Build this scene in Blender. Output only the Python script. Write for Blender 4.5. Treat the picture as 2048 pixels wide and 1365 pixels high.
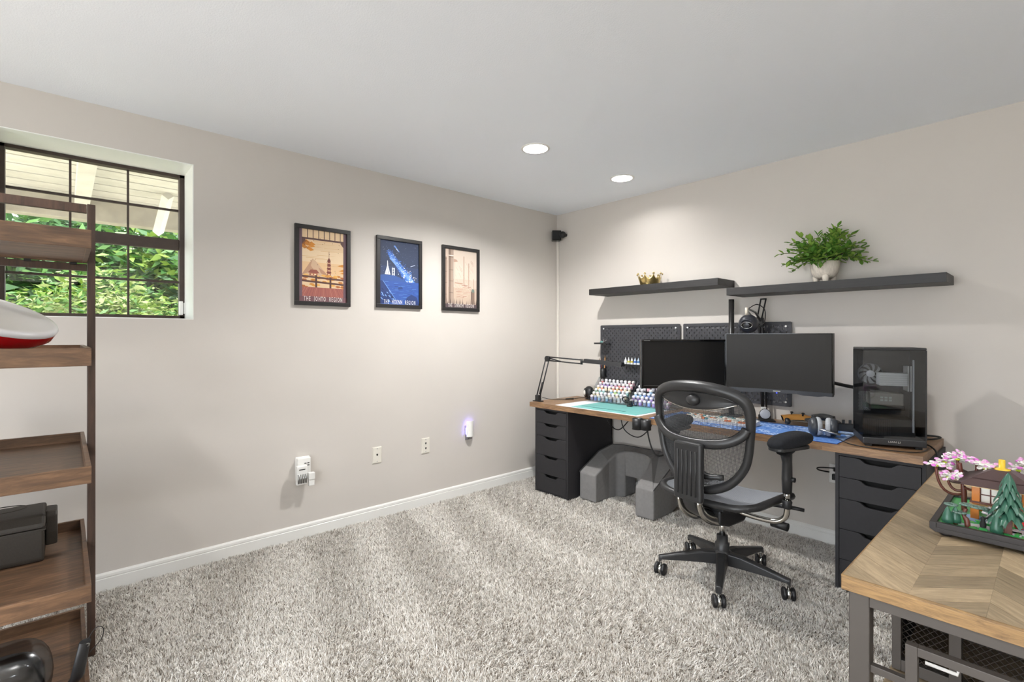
import bpy, bmesh, math, random
import numpy as np
from mathutils import Vector, Matrix
random.seed(7); np.random.seed(7)
for o in list(bpy.data.objects): bpy.data.objects.remove(o)
S = bpy.context.scene
COL = S.collection
PI = math.pi
# ---------------------------------------------------------------- camera
CX, CY, CZ, TH = 3.2487, -3.5493, 1.2895, math.radians(47.995)
cam_d = bpy.data.cameras.new('camera'); cam = bpy.data.objects.new('camera', cam_d); COL.objects.link(cam)
cam.location = (CX, CY, CZ); cam.rotation_euler = (PI/2, 0, TH)
cam_d.sensor_width = 36; cam_d.lens = 988.83*36/2048
cam_d.shift_x = (1024-1018.16)/2048; cam_d.shift_y = -(682.5-673.49)/2048
cam_d.clip_start = 0.02; cam_d.clip_end = 200
S.camera = cam
# ---------------------------------------------------------------- light and exposure
S.view_settings.view_transform = 'Standard'; S.view_settings.look = 'None'
S.view_settings.gamma = 1; S.view_settings.use_curve_mapping = False
S.view_settings.exposure = 0.86
W = bpy.data.worlds.new('sky'); S.world = W; W.use_nodes = True
bgn = W.node_tree.nodes['Background']; bgn.inputs[0].default_value = (0.87, 0.92, 1.0, 1); bgn.inputs[1].default_value = 4.3
sun_d = bpy.data.lights.new('sun', 'SUN'); sun_d.energy = 11.0; sun_d.angle = 0.02; sun_d.color = (1, .975, .94)
sun = bpy.data.objects.new('sun', sun_d); COL.objects.link(sun); sun.location = (2, -2, 9)
sun.rotation_euler = Vector((-0.62, 0.12, -0.78)).to_track_quat('-Z', 'Y').to_euler()
LAMP = 26.0            # watts of each recessed lamp by the desk
LAMP_FILL = 11.0       # watts of each unseen recessed lamp added for soft fill light
H = 2.462
RX, RY = 5.0, -5.6
# ---------------------------------------------------------------- materials
def lin(h):
    if isinstance(h, str):
        h = h.lstrip('#'); h = [int(h[i:i+2], 16)/255 for i in (0, 2, 4)]
        return tuple(((c+.055)/1.055)**2.4 if c > .04045 else c/12.92 for c in h)
    return h
MATS = {}
def nt(name):
    m = bpy.data.materials.new(name); m.use_nodes = True
    t = m.node_tree; return m, t, t.nodes['Principled BSDF']
def mat(name, col, rough=.5, metal=0, var=0, vscale=20, bump=0, bscale=200, spec=.5, coat=0, stretch=(1, 1, 1)):
    if name in MATS: return MATS[name]
    m, t, b = nt(name); c = lin(col)
    b.inputs['Base Color'].default_value = (*c, 1); b.inputs['Roughness'].default_value = rough
    b.inputs['Metallic'].default_value = metal; b.inputs['Specular IOR Level'].default_value = spec
    if coat: b.inputs['Coat Weight'].default_value = coat
    if var or bump:
        tc = t.nodes.new('ShaderNodeTexCoord'); mp = t.nodes.new('ShaderNodeMapping')
        mp.inputs['Scale'].default_value = stretch
        t.links.new(tc.outputs['Object'], mp.inputs['Vector'])
    if var:
        n = t.nodes.new('ShaderNodeTexNoise'); n.inputs['Scale'].default_value = vscale; n.inputs['Detail'].default_value = 5
        r = t.nodes.new('ShaderNodeValToRGB')
        r.color_ramp.elements[0].position = .3; r.color_ramp.elements[1].position = .7
        r.color_ramp.elements[0].color = (*[x*(1-var) for x in c], 1); r.color_ramp.elements[1].color = (*[min(1, x*(1+var)) for x in c], 1)
        t.links.new(mp.outputs[0], n.inputs['Vector']); t.links.new(n.outputs[0], r.inputs[0]); t.links.new(r.outputs[0], b.inputs['Base Color'])
    if bump:
        n2 = t.nodes.new('ShaderNodeTexNoise'); n2.inputs['Scale'].default_value = bscale; n2.inputs['Detail'].default_value = 3
        bp = t.nodes.new('ShaderNodeBump'); bp.inputs['Strength'].default_value = bump; bp.inputs['Distance'].default_value = .002
        t.links.new(mp.outputs[0], n2.inputs['Vector']); t.links.new(n2.outputs[0], bp.inputs['Height']); t.links.new(bp.outputs[0], b.inputs['Normal'])
    MATS[name] = m; return m
def wood(name, c1, c2, stretch=(1, 12, 12), scale=6, rough=.45, bump=.15, c3=None, vr=(.82, 1.16)):
    if name in MATS: return MATS[name]
    m, t, b = nt(name); b.inputs['Roughness'].default_value = rough
    tc = t.nodes.new('ShaderNodeTexCoord'); mp = t.nodes.new('ShaderNodeMapping'); mp.inputs['Scale'].default_value = stretch
    oi = t.nodes.new('ShaderNodeObjectInfo'); ad = t.nodes.new('ShaderNodeVectorMath'); ad.operation = 'ADD'
    sc = t.nodes.new('ShaderNodeMath'); sc.operation = 'MULTIPLY'; sc.inputs[1].default_value = 9.0
    t.links.new(oi.outputs['Random'], sc.inputs[0])
    t.links.new(tc.outputs['Object'], ad.inputs[0]); t.links.new(sc.outputs[0], ad.inputs[1]); t.links.new(ad.outputs[0], mp.inputs[0])
    n = t.nodes.new('ShaderNodeTexNoise'); n.inputs['Scale'].default_value = scale; n.inputs['Detail'].default_value = 8; n.inputs['Roughness'].default_value = .65; n.inputs['Distortion'].default_value = .6
    t.links.new(mp.outputs[0], n.inputs['Vector'])
    r = t.nodes.new('ShaderNodeValToRGB'); e = r.color_ramp.elements
    e[0].position = .32; e[1].position = .68; e[0].color = (*lin(c1), 1); e[1].color = (*lin(c2), 1)
    if c3: k = e.new(.5); k.color = (*lin(c3), 1)
    t.links.new(n.outputs[0], r.inputs[0])
    hv = t.nodes.new('ShaderNodeHueSaturation'); t.links.new(r.outputs[0], hv.inputs['Color'])
    vm = t.nodes.new('ShaderNodeMapRange'); vm.inputs['To Min'].default_value = vr[0]; vm.inputs['To Max'].default_value = vr[1]
    t.links.new(oi.outputs['Random'], vm.inputs[0]); t.links.new(vm.outputs[0], hv.inputs['Value'])
    t.links.new(hv.outputs[0], b.inputs['Base Color'])
    bp = t.nodes.new('ShaderNodeBump'); bp.inputs['Strength'].default_value = bump; bp.inputs['Distance'].default_value = .001
    t.links.new(n.outputs[0], bp.inputs['Height']); t.links.new(bp.outputs[0], b.inputs['Normal'])
    MATS[name] = m; return m
def emis(name, col, s):
    if name in MATS: return MATS[name]
    m, t, b = nt(name); b.inputs['Base Color'].default_value = (0, 0, 0, 1)
    b.inputs['Emission Color'].default_value = (*lin(col), 1); b.inputs['Emission Strength'].default_value = s
    MATS[name] = m; return m
def glassy(name, tint, refl=.08, rough=.0):
    if name in MATS: return MATS[name]
    m = bpy.data.materials.new(name); m.use_nodes = True; t = m.node_tree; t.nodes.clear()
    o = t.nodes.new('ShaderNodeOutputMaterial'); mx = t.nodes.new('ShaderNodeMixShader')
    a = t.nodes.new('ShaderNodeBsdfTransparent'); a.inputs[0].default_value = (*lin(tint), 1)
    g = t.nodes.new('ShaderNodeBsdfGlossy'); g.inputs['Roughness'].default_value = rough
    mx.inputs[0].default_value = refl
    t.links.new(a.outputs[0], mx.inputs[1]); t.links.new(g.outputs[0], mx.inputs[2]); t.links.new(mx.outputs[0], o.inputs[0])
    MATS[name] = m; return m
# ---------------------------------------------------------------- mesh builder
class MB:
    def __init__(s): s.v = []; s.f = []; s.m = []; s.sm = []
    def add(s, vs, fs, mi=0, smooth=False):
        o = len(s.v); s.v += [tuple(p) for p in vs]
        for f in fs: s.f.append([i+o for i in f]); s.m.append(mi); s.sm.append(smooth)
        return s
    def box(s, a, b, mi=0, M=None):
        (x0, y0, z0), (x1, y1, z1) = a, b
        vs = [(x0, y0, z0), (x1, y0, z0), (x1, y1, z0), (x0, y1, z0), (x0, y0, z1), (x1, y0, z1), (x1, y1, z1), (x0, y1, z1)]
        if M is not None: vs = [tuple(M @ Vector(p)) for p in vs]
        return s.add(vs, [(3, 2, 1, 0), (4, 5, 6, 7), (0, 1, 5, 4), (1, 2, 6, 5), (2, 3, 7, 6), (3, 0, 4, 7)], mi)
    def cbox(s, c, sz, mi=0, rz=0, M=None):
        R = Matrix.Translation(Vector(c)) @ Matrix.Rotation(rz, 4, 'Z')
        if M is not None: R = Matrix.Translation(Vector(c)) @ M
        h = [k/2 for k in sz]
        return s.box((-h[0], -h[1], -h[2]), tuple(h), mi, R)
    def cyl(s, p0, p1, r0, r1=None, n=16, mi=0, cap=True, smooth=True):
        return s.tube([p0, p1], [r0, r0 if r1 is None else r1], n, mi, cap=cap, smooth=smooth)
    def tube(s, path, r, n=8, mi=0, closed=False, cap=True, flat=None, up=None, smooth=True):
        P = [Vector(p) for p in path]; k = len(P)
        if not isinstance(r, (list, tuple)): r = [r]*k
        if len(r) != k: r = list(np.interp(np.linspace(0, 1, k), np.linspace(0, 1, len(r)), r))
        vs = []; prev = None
        for i in range(k):
            a = P[(i-1) % k] if (closed or i) else P[i]; b = P[(i+1) % k] if (closed or i < k-1) else P[i]
            t = (b-a).normalized() if (b-a).length > 1e-9 else Vector((0, 0, 1))
            u = Vector(up) if up is not None else (prev if prev is not None else (Vector((0, 0, 1)) if abs(t.z) < .9 else Vector((1, 0, 0))))
            x = u - t*u.dot(t)
            if x.length < 1e-6: x = Vector((1, 0, 0)) - t*t.x
            x.normalize(); y = t.cross(x); prev = x
            fa, fb = flat if flat else (1, 1)
            for j in range(n):
                an = 2*PI*j/n; vs.append(P[i]+x*math.cos(an)*r[i]*fa+y*math.sin(an)*r[i]*fb)
        fs = []; m = k if closed else k-1
        for i in range(m):
            for j in range(n):
                a = i*n+j; b = i*n+(j+1) % n; c = ((i+1) % k)*n+(j+1) % n; d = ((i+1) % k)*n+j
                fs.append((a, b, c, d))
        s.add(vs, fs, mi, smooth)
        if cap and not closed:
            o = len(s.v)-len(vs)
            s.f.append([o+j for j in range(n)][::-1]); s.m.append(mi); s.sm.append(False)
            s.f.append([o+(k-1)*n+j for j in range(n)]); s.m.append(mi); s.sm.append(False)
        return s
    def lathe(s, prof, c=(0, 0, 0), n=24, mi=0, M=None, smooth=True, cap=False):
        vs = []; k = len(prof)
        for (r, z) in prof:
            for j in range(n):
                an = 2*PI*j/n; vs.append(Vector((r*math.cos(an), r*math.sin(an), z)))
        T = Matrix.Translation(Vector(c)) @ (M if M is not None else Matrix())
        vs = [T @ p for p in vs]; fs = []
        for i in range(k-1):
            for j in range(n): fs.append((i*n+j, i*n+(j+1) % n, (i+1)*n+(j+1) % n, (i+1)*n+j))
        s.add(vs, fs, mi, smooth); o = len(s.v)-len(vs)
        if cap and prof[0][0] > 1e-6: s.f.append([o+j for j in range(n)][::-1]); s.m.append(mi); s.sm.append(False)
        if cap and prof[-1][0] > 1e-6: s.f.append([o+(k-1)*n+j for j in range(n)]); s.m.append(mi); s.sm.append(False)
        return s
    def ball(s, c, r, n=16, mi=0, sc=(1, 1, 1), M=None):
        pr = [(math.sin(PI*i/(n//2))*1.0, -math.cos(PI*i/(n//2))) for i in range(n//2+1)]
        pr[0] = (1e-7, -1); pr[-1] = (1e-7, 1)
        T = (M if M is not None else Matrix()) @ Matrix.Diagonal((r*sc[0], r*sc[1], r*sc[2], 1))
        return s.lathe(pr, c, n, mi, T)
    def prism(s, poly, f0, f1, mi=0):
        n = len(poly); vs = [f0(p) for p in poly]+[f1(p) for p in poly]
        return s.add(vs, [tuple(range(n))[::-1], tuple(range(n, 2*n))]+[(i, (i+1) % n, n+(i+1) % n, n+i) for i in range(n)], mi)
    def grid(s, fn, nu, nv, mi=0, smooth=True):
        vs = [fn(i/nu, j/nv) for j in range(nv+1) for i in range(nu+1)]
        return s.add(vs, [(j*(nu+1)+i, j*(nu+1)+i+1, (j+1)*(nu+1)+i+1, (j+1)*(nu+1)+i) for j in range(nv) for i in range(nu)], mi, smooth)
    def mesh(s, name, mats, org=(0, 0, 0)):
        me = bpy.data.meshes.new(name)
        me.from_pydata([(p[0]-org[0], p[1]-org[1], p[2]-org[2]) for p in s.v], [], s.f)
        if not isinstance(mats, (list, tuple)): mats = [mats]
        for m in mats: me.materials.append(m)
        me.polygons.foreach_set('material_index', s.m); me.polygons.foreach_set('use_smooth', s.sm)
        bm = bmesh.new(); bm.from_mesh(me); bmesh.ops.recalc_face_normals(bm, faces=bm.faces); bm.to_mesh(me); bm.free()
        me.update(); return me
def tag(o, label=None, cat=None, group=None, kind=None):
    if label: o['label'] = label
    if cat: o['category'] = cat
    if group: o['group'] = group
    if kind: o['kind'] = kind
    return o
def bevel(o, w, n=2):
    md = o.modifiers.new('bevel', 'BEVEL'); md.width = w; md.segments = n; md.limit_method = 'ANGLE'; md.angle_limit = .6
    return o
def thing(name, label, cat, loc=(0, 0, 0), rz=0, group=None):
    o = bpy.data.objects.new(name, None); COL.objects.link(o); o.location = loc; o.rotation_euler = (0, 0, rz)
    o.empty_display_size = .05
    return tag(o, label, cat, group)
def part(name, mb, mats, parent, bev=0, world=False, label=None, kind=None):
    """a mesh under a thing; world=True when the shape was given in room coordinates"""
    org = (0, 0, 0)
    if world:
        p = parent
        while p is not None: org = (org[0]+p.location[0], org[1]+p.location[1], org[2]+p.location[2]); p = p.parent
    me = mb.mesh(name, mats, org); o = bpy.data.objects.new(name, me); COL.objects.link(o); o.parent = parent
    if bev: bevel(o, bev)
    if label: o['label'] = label
    if kind: o['kind'] = kind
    return o
def single(name, mb, mats, label, cat, group=None, bev=0, kind=None):
    xs = [p[0] for p in mb.v]; ys = [p[1] for p in mb.v]; zs = [p[2] for p in mb.v]
    org = ((min(xs)+max(xs))/2, (min(ys)+max(ys))/2, min(zs))
    o = bpy.data.objects.new(name, mb.mesh(name, mats, org)); COL.objects.link(o); o.location = org
    if bev: bevel(o, bev)
    return tag(o, label, cat, group, kind)
def struct(name, mb, mats, parent=None, bev=0):
    o = bpy.data.objects.new(name, mb.mesh(name, mats)); COL.objects.link(o); o.parent = parent
    if parent is None: o['kind'] = 'structure'
    if bev: bevel(o, bev)
    return o
def text(name, body, size, M, m, parent, sx=1, ext=.0003, space=1):
    cu = bpy.data.curves.new(name, 'FONT'); cu.body = body; cu.size = size; cu.extrude = ext; cu.align_x = 'CENTER'; cu.align_y = 'CENTER'; cu.resolution_u = 2; cu.space_character = space
    ob = bpy.data.objects.new(name, cu); COL.objects.link(ob)
    bpy.context.view_layer.update()
    me = bpy.data.meshes.new_from_object(ob.evaluated_get(bpy.context.evaluated_depsgraph_get()))
    bpy.data.objects.remove(ob); bpy.data.curves.remove(cu)
    me.transform(M @ Matrix.Diagonal((sx, 1, 1, 1))); me.materials.clear(); me.materials.append(m); me.name = name
    o = bpy.data.objects.new(name, me); COL.objects.link(o); o.parent = parent; o['kind'] = 'stuff'
    return o
def bez(p0, p1, p2, p3, n=12):
    P = [Vector(q) for q in (p0, p1, p2, p3)]; out = []
    for i in range(n+1):
        t = i/n; out.append(P[0]*(1-t)**3+P[1]*3*t*(1-t)**2+P[2]*3*t*t*(1-t)+P[3]*t**3)
    return out
def smooth_path(pts, n=5, closed=False):
    P = [Vector(p) for p in pts]; k = len(P); out = []
    for i in range(k if closed else k-1):
        g = lambda j: P[j % k] if closed else P[max(0, min(k-1, j))]
        a, b, c, d = g(i-1), g(i), g(i+1), g(i+2)
        for q in range(n):
            t = q/n; out.append(.5*((2*b)+(-a+c)*t+(2*a-5*b+4*c-d)*t*t+(-a+3*b-3*c+d)*t**3))
    if not closed: out.append(P[-1])
    return out
def ray(px, py):
    a = (px-1018.16)/988.83; b = (673.49-py)/988.83; s, c = math.sin(TH), math.cos(TH)
    return Vector((-s+a*c, c+a*s, b))
def on(ax, val, px, py):
    d = ray(px, py); C = Vector((CX, CY, CZ)); return C+d*((val-C[ax])/d[ax])
# common materials
M_black = mat('black_plastic', '#1c1c1e', .45); M_blackm = mat('black_matte', '#191919', .7); M_gloss = mat('black_gloss', '#0c0c0d', .12)
M_white = mat('white_plastic', '#e6e5e1', .4); M_chrome = mat('chrome', '#d8d8d6', .12, 1); M_steel = mat('brushed_steel', '#a9a9a8', .35, 1)
M_cable = mat('cable_rubber', '#141414', .5)
# ================================================================ the room
M_wall = mat('wall_paint', '#c9c3bc', .75, bump=.12, bscale=350, var=.012, vscale=3)
M_ceil = mat('ceiling_paint', '#eef2f8', .85, bump=.35, bscale=160)
M_trim = mat('trim_paint', '#e4e3df', .35)
# left wall with the deep window recess
WY0, WY1, WZ0, WZ1, WD = -3.795, -3.008, 1.385, 2.256, .265
m = MB(); T = .34
m.box((-T, RY, 0), (0, WY0, H)); m.box((-T, WY1, 0), (0, .12, H)); m.box((-T, WY0, 0), (0, WY1, WZ0)); m.box((-T, WY0, WZ1), (0, WY1, H))
struct('wall_left', m, M_wall)
struct('wall_back', MB().box((0, 0, 0), (RX+.12, .12, H)), M_wall)
struct('wall_right', MB().box((RX, RY, 0), (RX+.12, 0, H)), M_wall)
GX0, GX1, GH = 1.0, 4.4, 2.12      # unseen sliding glass door, added behind the camera for daylight fill
struct('wall_front', MB().box((-T, RY-.12, 0), (GX0, RY, H)).box((GX1, RY-.12, 0), (RX+.12, RY, H)).box((GX0, RY-.12, GH), (GX1, RY, H)), M_wall)
dr = bpy.data.objects.new('fill_door_1', None); COL.objects.link(dr); dr['kind'] = 'structure'; dr.location = ((GX0+GX1)/2, RY, 0)
M_dr = mat('fill_door_white', '#dcdad4', .4); M_dg = glassy('fill_door_glass', '#f6f7f6', .06)
for x in (GX0, (GX0+GX1)/2-.03, GX1-.06): part('fill_door_stile', MB().box((x, RY-.09, 0), (x+.06, RY-.03, GH)), M_dr, dr, .002, True)
part('fill_door_rail', MB().box((GX0+.06, RY-.09, 0), (GX1-.06, RY-.03, .07)), M_dr, dr, .002, True); part('fill_door_rail', MB().box((GX0+.06, RY-.09, GH-.07), (GX1-.06, RY-.03, GH)), M_dr, dr, .002, True)
for a, b in ((GX0+.06, (GX0+GX1)/2-.03), ((GX0+GX1)/2+.03, GX1-.06)): part('pane', MB().add([(a, RY-.06, .07), (b, RY-.06, .07), (b, RY-.06, GH-.07), (a, RY-.06, GH-.07)], [(0, 1, 2, 3)]), M_dg, dr, 0, True)
struct('floor_bounce', MB().box((-6, RY-9, -.25), (12, RY-.12, -.06)), mat('bounce_floor_pale', '#d0cec8', .9, var=.08, vscale=4))  # pale unseen ground added to bounce sunlight through the door to the ceiling
# ceiling with the holes of the recessed lamps
LIGHTS = [(1.071, -1.367, LAMP), (1.09, -.481, LAMP*.11), (1.07, -4.5, LAMP_FILL), (2.9, -4.6, LAMP_FILL), (4.4, -4.3, LAMP_FILL), (4.45, -2.9, LAMP_FILL), (4.4, -1.45, LAMP_FILL*.2)]
bm = bmesh.new(); ed = []
def loop(pts):
    vs = [bm.verts.new(p) for p in pts]
    for i in range(len(vs)): ed.append(bm.edges.new((vs[i], vs[(i+1) % len(vs)])))
loop([(-T, RY-.12, H), (RX+.12, RY-.12, H), (RX+.12, .12, H), (-T, .12, H)])
for lx, ly, _ in LIGHTS: loop([(lx+.072*math.cos(2*PI*j/32), ly+.072*math.sin(2*PI*j/32), H) for j in range(32)])
bmesh.ops.triangle_fill(bm, use_beauty=True, use_dissolve=False, edges=ed)
hole = [f for f in bm.faces if any((f.calc_center_median().x-lx)**2+(f.calc_center_median().y-ly)**2 < .0719**2 for lx, ly, _ in LIGHTS)]
bmesh.ops.delete(bm, geom=hole, context='FACES'); bmesh.ops.recalc_face_normals(bm, faces=bm.faces)
me = bpy.data.meshes.new('ceiling'); bm.to_mesh(me); bm.free(); me.materials.append(M_ceil)
o = bpy.data.objects.new('ceiling', me); COL.objects.link(o); o['kind'] = 'structure'
struct('roof_deck', MB().box((-T, RY-.12, H+.14), (RX+.12, .12, H+.2)), M_blackm)
o = bpy.data.objects['roof_deck']; o.name = 'ceiling_deck'
# recessed lamps: two near the desk, the rest unseen and added for fill
M_lens = emis('lamp_lens', '#fffaf2', 12)
LL = ['round recessed ceiling light farther from the desk wall', 'round recessed ceiling light nearest the desk wall, above the shelf', 'recessed light added for fill in the left rear of the room', 'recessed light added for fill behind the camera', 'recessed light added for fill in the right rear corner', 'recessed light added for fill over the right side of the room', 'recessed light added for fill right of the side table']
for (lx, ly, e), lb in zip(LIGHTS, LL):
    t = thing('recessed_light', lb, 'ceiling light', (lx, ly, H), 0, 'recessed ceiling lights')
    part('trim_ring', MB().lathe([(.071, -.001), (.0725, -.0045), (.080, -.006), (.089, -.0035), (.0895, .0)], n=40), M_trim, t)
    part('baffle', MB().lathe([(.071, -.001), (.068, .004), (.056, .030), (.0555, .10)], n=40), M_trim, t)
    part('lens', MB().lathe([(1e-6, .026), (.0558, .026), (.0558, .03), (1e-6, .03)], n=40), M_lens, t)
    ld = bpy.data.lights.new('lamp_beam', 'AREA'); ld.shape = 'DISK'; ld.size = .07; ld.energy = e; ld.color = (1, .988, .97); ld.spread = math.radians(172)
    lo = bpy.data.objects.new('lamp_beam', ld); COL.objects.link(lo); lo.parent = t; lo.location = (0, 0, .0245)
# baseboards: a flat board with an eased cap moulding
def base(name, f):
    prof = [(0, -.01), (.0125, -.01), (.0125, .058), (.0105, .060), (.0105, .064), (.0118, .066), (.0105, .078), (.0065, .084), (.0045, .087), (0, .087)]
    struct(name, MB().prism(prof, lambda p: f(p, 0), lambda p: f(p, 1)), M_trim)
base('baseboard_left', lambda p, e: (p[0], RY if e else 0, p[1]))
base('baseboard_back', lambda p, e: (RX if e else 0, -p[0], p[1]))
base('baseboard_right', lambda p, e: (RX-p[0], RY if e else 0, p[1]))
base('baseboard_front', lambda p, e: (RX if e else 0, RY+p[0], p[1]))
# floor and carpet pile
M_under = mat('carpet_backing', '#857b70', .95, var=.2, vscale=60)
struct('floor', MB().box((0, RY, -.1), (RX, 0, -.012)), M_under)
def carpet():
    N = 1600000
    x = np.random.uniform(0.012, 4.2, N); y = np.random.uniform(-3.75, -.013, N)
    dx = x-CX; dy = y-CY; fw = -math.sin(TH)*dx+math.cos(TH)*dy; rr = math.cos(TH)*dx+math.sin(TH)*dy
    ok = (fw > 1.35) & (np.abs(rr/np.maximum(fw, .1)) < 1.35)
    keep = np.random.rand(N) < np.clip(2.9/np.maximum(fw, .1), .55, 1)
    for a, b, c, d in ((.312, .668, -.6, -.04), (2.486, 2.84, -.6, -.04), (.705, .855, -.49, -.08), (1.22, 1.36, -.49, -.08), (.3, 1.1, -4.1, -3.487), (2.94, 2.972, -2.25, -2.217)): ok &= ~((x > a) & (x < b) & (y > c) & (y < d))
    ok &= keep; x = x[ok][:660000]; y = y[ok][:660000]; n = len(x)
    # pile direction: long vacuum strokes plus tufts
    def nz(s, seed):
        r = np.random.RandomState(seed); a = np.zeros(n)
        for k in range(5):
            th = r.rand()*6.28; ph = r.rand()*6.28; f = s*(.6+r.rand()*.9)
            a += np.sin((x*math.cos(th)+y*math.sin(th))*f+ph)
        return a/2.2
    SA = -.12; v_ = -x*math.sin(SA)+y*math.cos(SA)
    stroke = np.tanh(1.1*np.sin(v_*12+2.6*nz(1.5, 1))+nz(3.6, 2)*1.1)
    tuft = nz(95, 3); tuft2 = nz(110, 4)
    ang = np.where(np.random.rand(n)*1.7-.85 < stroke, SA, SA+PI)+tuft*.9+np.random.normal(0, 1.0, n)
    lean = np.clip(.005+.0045*np.abs(stroke)+np.random.normal(0, .0045, n), -.004, .018)
    h = np.clip(np.random.normal(.0145, .004, n)+.003*tuft2, .006, .024)
    w = np.random.uniform(.0009, .0018, n)
    a2 = np.random.uniform(0, PI, n); bx = np.cos(a2)*w; by = np.sin(a2)*w
    lx = np.cos(ang)*lean; ly = np.sin(ang)*lean
    V = np.zeros((n, 5, 3), np.float32)
    V[:, 0] = np.stack([x-bx, y-by, np.full(n, -.012)], 1); V[:, 1] = np.stack([x+bx, y+by, np.full(n, -.012)], 1)
    V[:, 2] = np.stack([x+bx*1.1+lx*.35, y+by*1.1+ly*.35, -.012+h*.62], 1); V[:, 3] = np.stack([x-bx*1.1+lx*.35, y-by*1.1+ly*.35, -.012+h*.62], 1)
    V[:, 4] = np.stack([x+lx*1.25, y+ly*1.25, -.012+h], 1)
    V[:, :, 0] = np.maximum(V[:, :, 0], .013); V[:, :, 1] = np.minimum(V[:, :, 1], -.0135)
    idx = np.arange(n)[:, None]*5
    loops = np.concatenate([idx+0, idx+1, idx+2, idx+3, idx+3, idx+2, idx+4], 1).astype(np.int32).ravel()
    me = bpy.data.meshes.new('carpet_pile'); me.vertices.add(n*5); me.vertices.foreach_set('co', V.ravel())
    me.loops.add(len(loops)); me.loops.foreach_set('vertex_index', loops)
    me.polygons.add(n*2); st = np.stack([np.arange(n)*7, np.arange(n)*7+4], 1).astype(np.int32).ravel()
    me.polygons.foreach_set('loop_start', st)
    ca = me.color_attributes.new('yarn', 'FLOAT_COLOR', 'POINT')
    pal = np.array([lin('#f0ece5'), lin('#e3ddd5'), lin('#c2b9ae'), lin('#7d7368'), lin('#f6f3ee')])
    pick = np.random.choice(5, n, p=[.34, .24, .12, .09, .21])
    C4 = np.ones((n, 5, 4), np.float32); C4[:, :, :3] = pal[pick][:, None, :]*np.random.uniform(.92, 1.06, n)[:, None, None]
    ca.data.foreach_set('color', C4.ravel())
    me.update(calc_edges=True)
    m, t, b = nt('carpet_yarn'); b.inputs['Roughness'].default_value = .9; b.inputs['Specular IOR Level'].default_value = .15
    a = t.nodes.new('ShaderNodeVertexColor'); a.layer_name = 'yarn'; t.links.new(a.outputs[0], b.inputs['Base Color'])
    me.materials.append(m)
    o = bpy.data.objects.new('carpet_pile', me); COL.objects.link(o)
    tag(o, 'light greige shag carpet pile with vacuum strokes covering the floor', 'carpet', kind='stuff')
carpet()
tb = MB(); e = .004
tb.box((-WD+.012, WY0, WZ1-e), (0, WY1, WZ1)).box((-WD+.012, WY0, WZ0), (0, WY1, WZ0+e)).box((-WD+.012, WY0, WZ0+e), (0, WY0+e, WZ1-e)).box((-WD+.012, WY1-e, WZ0+e), (0, WY1, WZ1-e))
struct('trim_1', tb, mat('reveal_gloss_white', '#eceeea', .3))
# window: two sashes of three by two panes each
M_wf = mat('window_bronze', '#3b2f29', .5, var=.15, vscale=30); M_glass = glassy('window_glass', '#f6f7f6', .06)
win = bpy.data.objects.new('window_1', None); COL.objects.link(win); win['kind'] = 'structure'; win.location = (-WD, (WY0+WY1)/2, WZ0)
xf = -WD
fr = MB()
fr.box((xf-.04, WY0, WZ0), (xf+.012, WY0+.028, WZ1)); fr.box((xf-.04, WY1-.03, WZ0), (xf+.012, WY1, WZ1))
fr.box((xf-.04, WY0, WZ1-.022), (xf+.012, WY1, WZ1)); fr.box((xf-.04, WY0, WZ0), (xf+.012, WY1, WZ0+.028))
part('window_frame', fr, M_wf, win, .002, True)
yi0, yi1 = WY0+.029, WY1-.031; zm0, zm1 = 1.804, 1.866
part('meeting_rail', MB().box((xf-.03, yi0, zm0), (xf+.008, yi1, zm1)), M_wf, win, .003, True)
ym = [yi0, -3.524, -3.279, yi1]
for z0, z1, zm, dx in ((zm1, WZ1-.022, 2.042, -.02), (WZ0+.028, zm0, 1.612, -.004)):
    for k in (1, 2): part('muntin', MB().box((xf+dx-.006, ym[k]-.005, z0), (xf+dx+.008, ym[k]+.005, z1)), M_wf, win, 0, True)
    part('muntin', MB().box((xf+dx-.006, yi0, zm-.006), (xf+dx+.0075, yi1, zm+.006)), M_wf, win, 0, True)
    for k in range(3):
        for a, b in ((z0, zm-.006), (zm+.006, z1)):
            part('pane', MB().add([(xf+dx, ym[k]+.005, a), (xf+dx, ym[k+1]-.005, a), (xf+dx, ym[k+1]-.005, b), (xf+dx, ym[k]+.005, b)], [(0, 1, 2, 3)]), M_glass, win, 0, True)
t = thing('window_sensor', 'small white contact sensor on the lower right of the window frame', 'sensor', (xf+.012, WY1-.014, 1.417))
part('sensor_body', MB().box((0, -.02, 0), (.02, .0, .082)), M_white, t, .003)
part('sensor_magnet', MB().box((0, .003, .008), (.014, .013, .074)), M_white, t, .002)
# ================================================================ outside the window
M_soffit = mat('soffit_paint', '#d2d0c8', .6, var=.08, vscale=8); M_beam = mat('beam_paint', '#a8a294', .7, var=.1, vscale=12)
t = thing('porch_roof', 'white board porch ceiling seen through the upper window panes', 'porch roof', (-1.5, -3.5, 2.6))
for k in range(19):
    x = -.42-k*.118
    part('plank', MB().box((x-.106, -6.5, 2.55+.004*(k % 2)), (x, .5, 2.575)), M_soffit, t, .003, True)
part('roof_deck', MB().box((-2.75, -6.5, 2.58), (-.36, .5, 2.64)), M_beam, t, 0, True)
part('beam', MB().box((-2.74, -6.5, 2.34), (-2.6, .5, 2.55)), M_beam, t, .006, True)
for y in (-4.6, -3.43, -2.26): part('rafter', MB().box((-2.6, y-.05, 2.44), (-.36, y+.05, 2.55)), M_soffit, t, .004, True)
for y in (-4.0, -2.87):
    part('brace', MB().tube([(-2.58, y, 2.30), (-1.98, y, 2.53)], .045, 4, 0, smooth=False), M_soffit, t, 0, True)
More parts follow.
